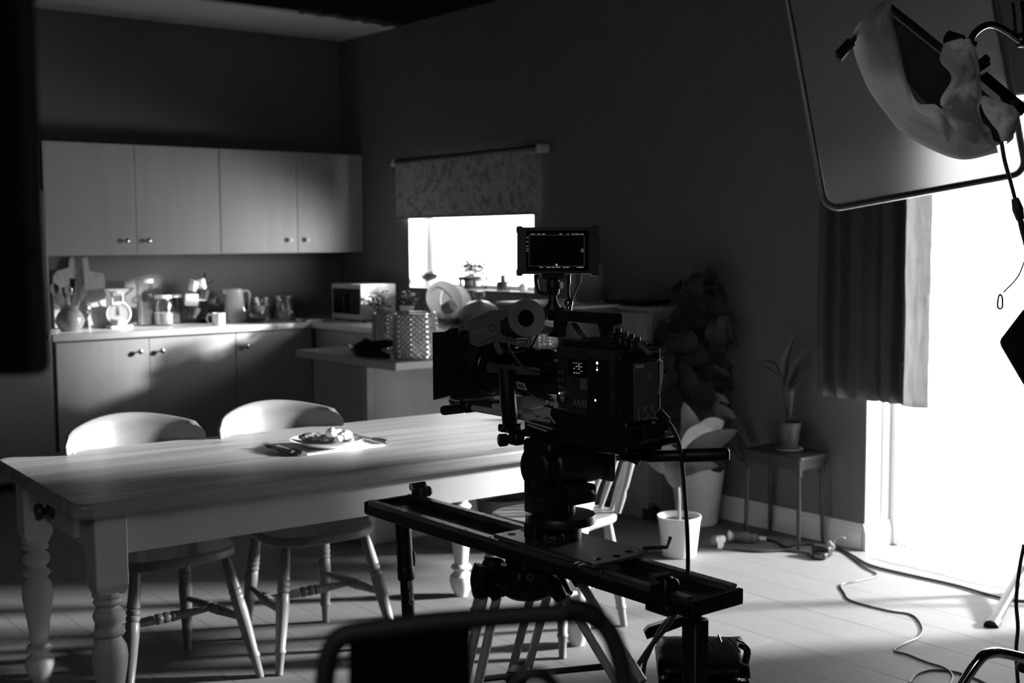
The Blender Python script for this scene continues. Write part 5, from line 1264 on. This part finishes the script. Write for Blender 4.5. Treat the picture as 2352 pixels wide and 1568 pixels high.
for px, py, r_ in ((1372, 833.5, .0027), (1372, 843, .0012), (1372, 849, .0020), (1368, 919, .0022), (1285, 903, .0018)):
    MB().cyl(P(px, py, x=XL-.002), P(px, py, x=XL-.002)+V(-.001, 0, 0), r_).build('indicator_light', led_m if py != 843 else ui2_m, cm)
for px, py in ((1286, 853), (1293, 854), (1286, 871), (1293, 873), (1286, 888), (1293, 890)): MB().cyl(P(px, py, x=XL), P(px, py, x=XL)+V(-.0015, 0, 0), .0022).build('button', markd_m, cm)
c_ = P(1292, 914, x=XL-.001)
MB().tube([c_+V(0, math.cos(a_*PI/8)*.0045, math.sin(a_*PI/8)*.0065) for a_ in range(17)], .0006, 5).build('button_ring', mark_m, cm)
MB().cyl(c_, c_+V(-.0015, 0, 0), .0025).build('button', mark_m, cm)
side_rect('grey_patch', 1335, 869, 1350, 893, mat('patch_grey', .22, .5), -.0030)
text('ARRI', 'lettering', .020, markd_m, cm, P(1315, 931, x=XL-.0022), V(0, -1, -.02), V(0, 0, 1))
side_rect('rear_section', 1353, 823, 1400, 962, black_m, -.0025)
# top plate and electronics
MB().box((XL+.01, -6.25, 1.250), (XR-.01, -6.41, 1.262), .003).build('top_plate', blackmet_m, cm)
b = MB()
for i in range(5): b.cyl((-3.17, -6.27-i*.026, 1.262), (-3.17, -6.27-i*.026, 1.2625), .008, n=14)
b.build('top_plate_slots', blackg_m, cm)
MB().box((-3.19, -6.335, 1.262), (-3.15, -6.40, 1.272), .002).build('cheese_plate', darkgr_m, cm)
for i, (px, w_, h_) in enumerate(((1402, 12, .026), (1420, 8, .034), (1436, 10, .028), (1450, 8, .024), (1464, 9, .02))):
    c_ = P(px, 812, x=-3.15); MB().box((-3.17, c_.y+w_*.0006, 1.245), (-3.13, c_.y-w_*.0006, 1.248+h_), .002).cyl((-3.15, c_.y, 1.248+h_), (-3.15, c_.y, 1.256+h_), .006).build('connector', blackmet_m if i % 2 else darkgr_m, cm)
MB().cyl(P(1426, 789, x=-3.15), P(1426, 776, x=-3.15), .0035).build('plug_top', steel_m, cm)
MB().tube([P(1312, 730, x=-3.11), P(1330, 760, x=-3.11), P(1352, 785, x=-3.12), P(1372, 794, x=-3.14)], .0065, 10, 6).build('video_cable', grey_m, cm)
MB().tube([P(1392, 785, x=-3.15), P(1420, 776, x=-3.15), P(1450, 782, x=-3.15), P(1475, 797, x=-3.15), P(1492, 815, x=-3.15)], [.007, .007, .007, .006, .004], 10, 6).build('grey_cable', grey_m, cm)
MB().tube([P(1468, 792, x=-3.15), P(1480, 784, x=-3.15), P(1486, 790, x=-3.15)], .0025, 6, 3).build('cable_tie', grey_m, cm)
# battery
MB().box((XL+.005, -6.418, 1.11), (XR-.02, -6.432, 1.245), .002).build('battery_plate', black_m, cm)
y_b = P(1452, 900, x=XL).y; xr = P(1513, 900, y=y_b).x; zt = P(1452, 829, x=XL).z; zb_ = P(1452, 974, x=XL).z
MB().box((XL, -6.432, zb_), (xr, y_b, zt), .004, seg=2).build('battery', blackmet_m, cm)
MB().box((XL+.004, y_b+.001, zb_+.005), (xr-.002, y_b-.0012, zt-.005), .0008).build('battery_label', label_m, cm)
yy = y_b-.0014
def back_rect(x0, y0, x1, y1, mt, name):
    return MB().prism([P(x0, y0, y=yy), P(x1, y0-(x1-x0)*.11, y=yy), P(x1, y1-(x1-x0)*.11, y=yy), P(x0, y1, y=yy)], (0, -.0005, 0)).build(name, mt, cm, sm=0)
back_rect(1460, 839, 1479, 846, mark_m, 'label_patch')
b = MB()
for i, (yl, x0_, x1_) in enumerate([(873, 1461, 1485), (877, 1461, 1480), (881, 1461, 1483), (888, 1460, 1486), (892, 1460, 1487), (896, 1460, 1485), (900, 1460, 1487), (904, 1460, 1484), (908, 1460, 1482), (912, 1460, 1486), (919, 1460, 1494), (929, 1460, 1477)]):
    b.prism([P(x0_, yl, y=yy), P(x1_, yl-(x1_-x0_)*.11, y=yy), P(x1_, yl+1.0-(x1_-x0_)*.11, y=yy), P(x0_, yl+1.0, y=yy)], (0, -.0003, 0))
b.build('label_lines', markd_m, cm, kind='stuff')
MB().cyl(P(1493, 862, y=yy), P(1493, 862, y=yy)+V(0, -.0006, 0), .0055).build('label_seal', markd_m, cm)
text('155', 'lettering', .040, markd_m, cm, P(1459, 968, y=yy-.0004), V(1, 0, 0), V(0, 0, 1))
MB().tube([P(1513, 826, y=y_b+.004), P(1522, 838, y=y_b+.006), P(1518, 880, y=y_b+.006), P(1512, 905, y=y_b+.004)], .0022, 6, 3).build('battery_catch', alu_m, cm)
MB().cyl(P(1513, 945, d=2.36), P(1532, 966, d=2.36), .0085).build('power_socket', blackmet_m, cm)
tag(MB().tube([P(1530, 963, d=2.36), P(1545, 984, d=2.36), P(1560, 1020, d=2.36), P(1568, 1075, d=2.36), P(1574, 1150, d=2.36), P(1579, 1230, d=2.36), P(1580, 1310, d=2.37), P(1576, 1500, d=2.42)], .0042, 8, 6).build('power_cable', mat('cable_sheen', .04, .25, spec=.7)), 'black power cable hanging from the battery down past the slider', 'cable')
# top handle
a_, b_ = P(1270, 728, x=-3.145), P(1418, 731, x=-3.145)
MB().box((-3.160, a_.y, 1.296), (-3.128, b_.y, 1.318), .003, seg=2).build('top_handle', black_m, cm)
hh = bpy.data.objects[cm.children[-1].name]
MB().cyl((-3.144, b_.y+.001, 1.307), (-3.144, b_.y-.003, 1.307), .0095).build('handle_end', blackmet_m, cm)
for px, dy in ((1288, .016), (1388, -.018)):
    c_ = P(px, 760, x=-3.145)
    MB().prism([(-3.156, c_.y-.010, 1.298), (-3.156, c_.y+.010, 1.298), (-3.156, c_.y+.006+dy*.3, 1.28), (-3.156, c_.y+.016+dy, 1.262), (-3.156, c_.y-.016+dy, 1.262), (-3.156, c_.y-.008+dy*.3, 1.28)], (.024, 0, 0)).build('handle_post', blackmet_m, cm)
# viewfinder
ev = [(1073, 738), (1128, 712), (1160, 712), (1176, 722), (1180, 776), (1132, 786), (1098, 797), (1080, 790)]
MB().prism([P(*p, d=2.52) for p in ev], _F*.05).build('viewfinder', mat('finder_body', .10, .5, var=.15, scale=30), cm, sm=0)
ip = [(1086, 745), (1128, 726), (1138, 730), (1142, 770), (1100, 788), (1090, 780)]
MB().prism([P(*p, d=2.5175) for p in ip], _F*.002).build('finder_panel', mat('finder_panel', .12, .5), cm, sm=0)
u_ = (P(1115, 747, d=2.52)-P(1088, 768, d=2.52)).normalized(); v_ = (_U-u_*_U.dot(u_)).normalized()
text('ARRI', 'lettering', .0118, mat('dim_logo', .30, .5), cm, P(1089, 771, d=2.5165), (_R*.93+_U*.30), (_U*.93-_R*.30))
MB().tube([P(1129, 752, d=2.516)+(_R*math.cos(a_)+_U*math.sin(a_))*.0068 for a_ in [k_*PI/6 for k_ in range(13)]], .0007, 5).build('finder_mark', black_m, cm)
ea = (-_F+_R*.30+_U*.02).normalized(); ec = P(1208, 731, d=2.50)
MB().tube([P(1160, 752, d=2.54), P(1185, 748, d=2.53), ec-ea*.02], [.026, .026, .024], 16, 4).build('finder_neck', black_m, cm)
MB().lathe([(.020, -.025), (.030, -.02), (.038, -.004), (.040, .006), (.0385, .010), (.034, .010), (.024, .004), (.018, .003), (.017, -.006), (0, -.006)], ec, ea, 48).build('eyecup', mat('eyecup_rubber', .3, .65, var=.05), cm)
MB().cyl(ec-ea*.006, ec+ea*.0005, .0165).build('eyepiece', blackg_m, cm)
MB().tube([P(1240, 733, d=2.56), P(1262, 740, d=2.6), P(1275, 742, d=2.62)], .009, 8).build('finder_arm', blackmet_m, cm)
MB().box(P(1199, 783, d=2.56), (.028, .02, .010), .002, rot=rotz(-.6)).build('finder_hinge', alu_m, cm)
MB().tube([P(1238, 745, d=2.55), P(1234, 770, d=2.55), P(1215, 800, d=2.56), P(1175, 810, d=2.57), P(1150, 800, d=2.56), P(1140, 788, d=2.55)], .0024, 8, 6).build('finder_cable', cable_m, cm)
MB().tube([P(1138, 786, d=2.515), P(1142, 800, d=2.515), P(1150, 812, d=2.52)], .005, 8, 4).build('cable_boot', grey_m, cm)
MB().tube([P(1164, 772, d=2.52), P(1170, 800, d=2.52), P(1195, 836, d=2.52), P(1225, 852, d=2.53), P(1250, 852, d=2.55), P(1264, 842, d=2.58)], .0022, 8, 6).build('lens_cable', mat('wire_grey', .07, .4), cm)

# ================================================================ ON-CAMERA MONITOR
mo = thing('camera_monitor', 'small black monitor with screen marks mounted above the film camera', 'monitor', P(1281, 632, d=2.6))
MD = 2.60
def mp_(x, y, dd=0.): return P(x, y, d=MD+dd)
b = MB().prism([mp_(1188, 522), mp_(1374, 521), mp_(1374, 628), mp_(1188, 628)], _F*.028); b.build('housing', black_m, mo, sm=0)
for x0, y0, x1, y1 in ((1186, 519, 1201, 534), (1358, 517, 1376, 534), (1186, 617, 1201, 632), (1358, 617, 1376, 633)):
    MB().prism([mp_(x0+3, y0, -.001), mp_(x1-2, y0, -.001), mp_(x1, y0+3, -.001), mp_(x1, y1-3, -.001), mp_(x1-3, y1, -.001), mp_(x0+3, y1, -.001), mp_(x0, y1-3, -.001), mp_(x0, y0+3, -.001)], _F*.031).build('corner_bumper', black_m, mo, sm=0)
MB().prism([mp_(1208, 529, -.0012), mp_(1352, 529, -.0012), mp_(1352, 622, -.0012), mp_(1208, 622, -.0012)], _F*.002).build('screen', blackg_m, mo, sm=0)
MB().prism([mp_(1374, 546, .004), mp_(1379, 548, .004), mp_(1379, 603, .004), mp_(1374, 606, .004)], _F*.02).build('side_battery', black_m, mo, sm=0)
b = MB()
def scr(x0, y0, x1, y1): b.prism([mp_(x0, y0, -.0014), mp_(x1, y0, -.0014), mp_(x1, y1, -.0014), mp_(x0, y1, -.0014)], -_F*.0003)
for r_ in ((1215, 539.4, 1342, 540), (1215, 610.6, 1342, 611.2), (1215, 539.4, 1215.6, 611.2), (1341.4, 539.4, 1342, 611.2)): scr(*r_)
b.build('frame_lines', emit('screen_lines', .06), mo)
b = MB(); rn = random.Random(2)
def word(x, y, n):
    for i in range(n):
        h_ = rn.choice((1.7, 2.2)); scr(x, y-h_, x+1.5, y)
        x += 2.0
for x, n in ((1219, 5), (1235, 3), (1244, 4), (1285, 3), (1303, 2), (1314, 2), (1321, 5), (1333, 4)): word(x, 538.4, n)
for x, n in ((1239, 4), (1255, 5), (1267, 4), (1277, 5), (1293, 3), (1300, 4), (1325, 8)): word(x, 614.8, n)
for y, n in ((546, 2), (556, 2), (566, 2), (572, 2), (577, 2)): word(1209.5, y, n)
b.build('screen_text', ui_m, mo, kind='stuff')
MB().cyl(mp_(1338, 575, -.0015), mp_(1338, 575, -.0018), .0042).build('screen_button', emit('screen_dot', .045), mo)
c_ = mp_(1278.5, 608, -.0016)
MB().tube([c_+(_R*math.cos(a_*PI/6)+_U*math.sin(a_*PI/6))*.0018 for a_ in range(13)], .0005, 5).build('focus_mark', emit('focus_ring', .6), mo)
MB().box(mp_(1270, 634, .02), (.05, .03, .012), .003, rot=rotz(-YAW)).build('foot', blackmet_m, mo)
MB().tube([mp_(1231, 631, .02), mp_(1233, 655, .02), mp_(1240, 672, .02), mp_(1258, 676, .02)], .0045, 8, 4).build('lever', blackmet_m, mo)
MB().lathe([(.008, 0), (.014, .006), (.016, .02), (.014, .034), (.007, .04)], mp_(1270, 680, .02), (0, 0, 1), 20).build('ball_head', blackmet_m, mo)
MB().cyl(mp_(1282, 655, .015), mp_(1290, 655, .01), .008).build('lock_knob', darkgr_m, mo)
MB().lathe([(.017, -.005), (.017, .006), (.011, .014), (.008, .03)], mp_(1270, 710, .02), (0, 0, 1), 20).build('mount_base', black_m, mo)
MB().box(mp_(1270, 716, .02), (.05, .03, .02), .003, rot=rotz(-YAW)).build('mount_block', blackmet_m, mo)
for px, r_, mt in ((1305, .0055, chrome_m), (1329, .006, grey_m)):
    MB().cyl(mp_(px, 630, .012), mp_(px, 652, .012), r_).build('plug', mt, mo)
MB().tube([mp_(1305, 650, .012), mp_(1306, 680, .012), mp_(1312, 695, .012), mp_(1308, 712, .02)], .004, 8, 4).build('video_cable', cable_m, mo)
MB().tube([mp_(1329, 652, .012), mp_(1322, 668, .012), mp_(1314, 690, .012), mp_(1312, 712, .02)], .0022, 8, 4).build('power_wire', cable_m, mo)
MB().ell(mp_(1306, 696, .008), .010).ell(mp_(1307, 708, .008), .007).build('cable_knuckle', chrome_m, mo)
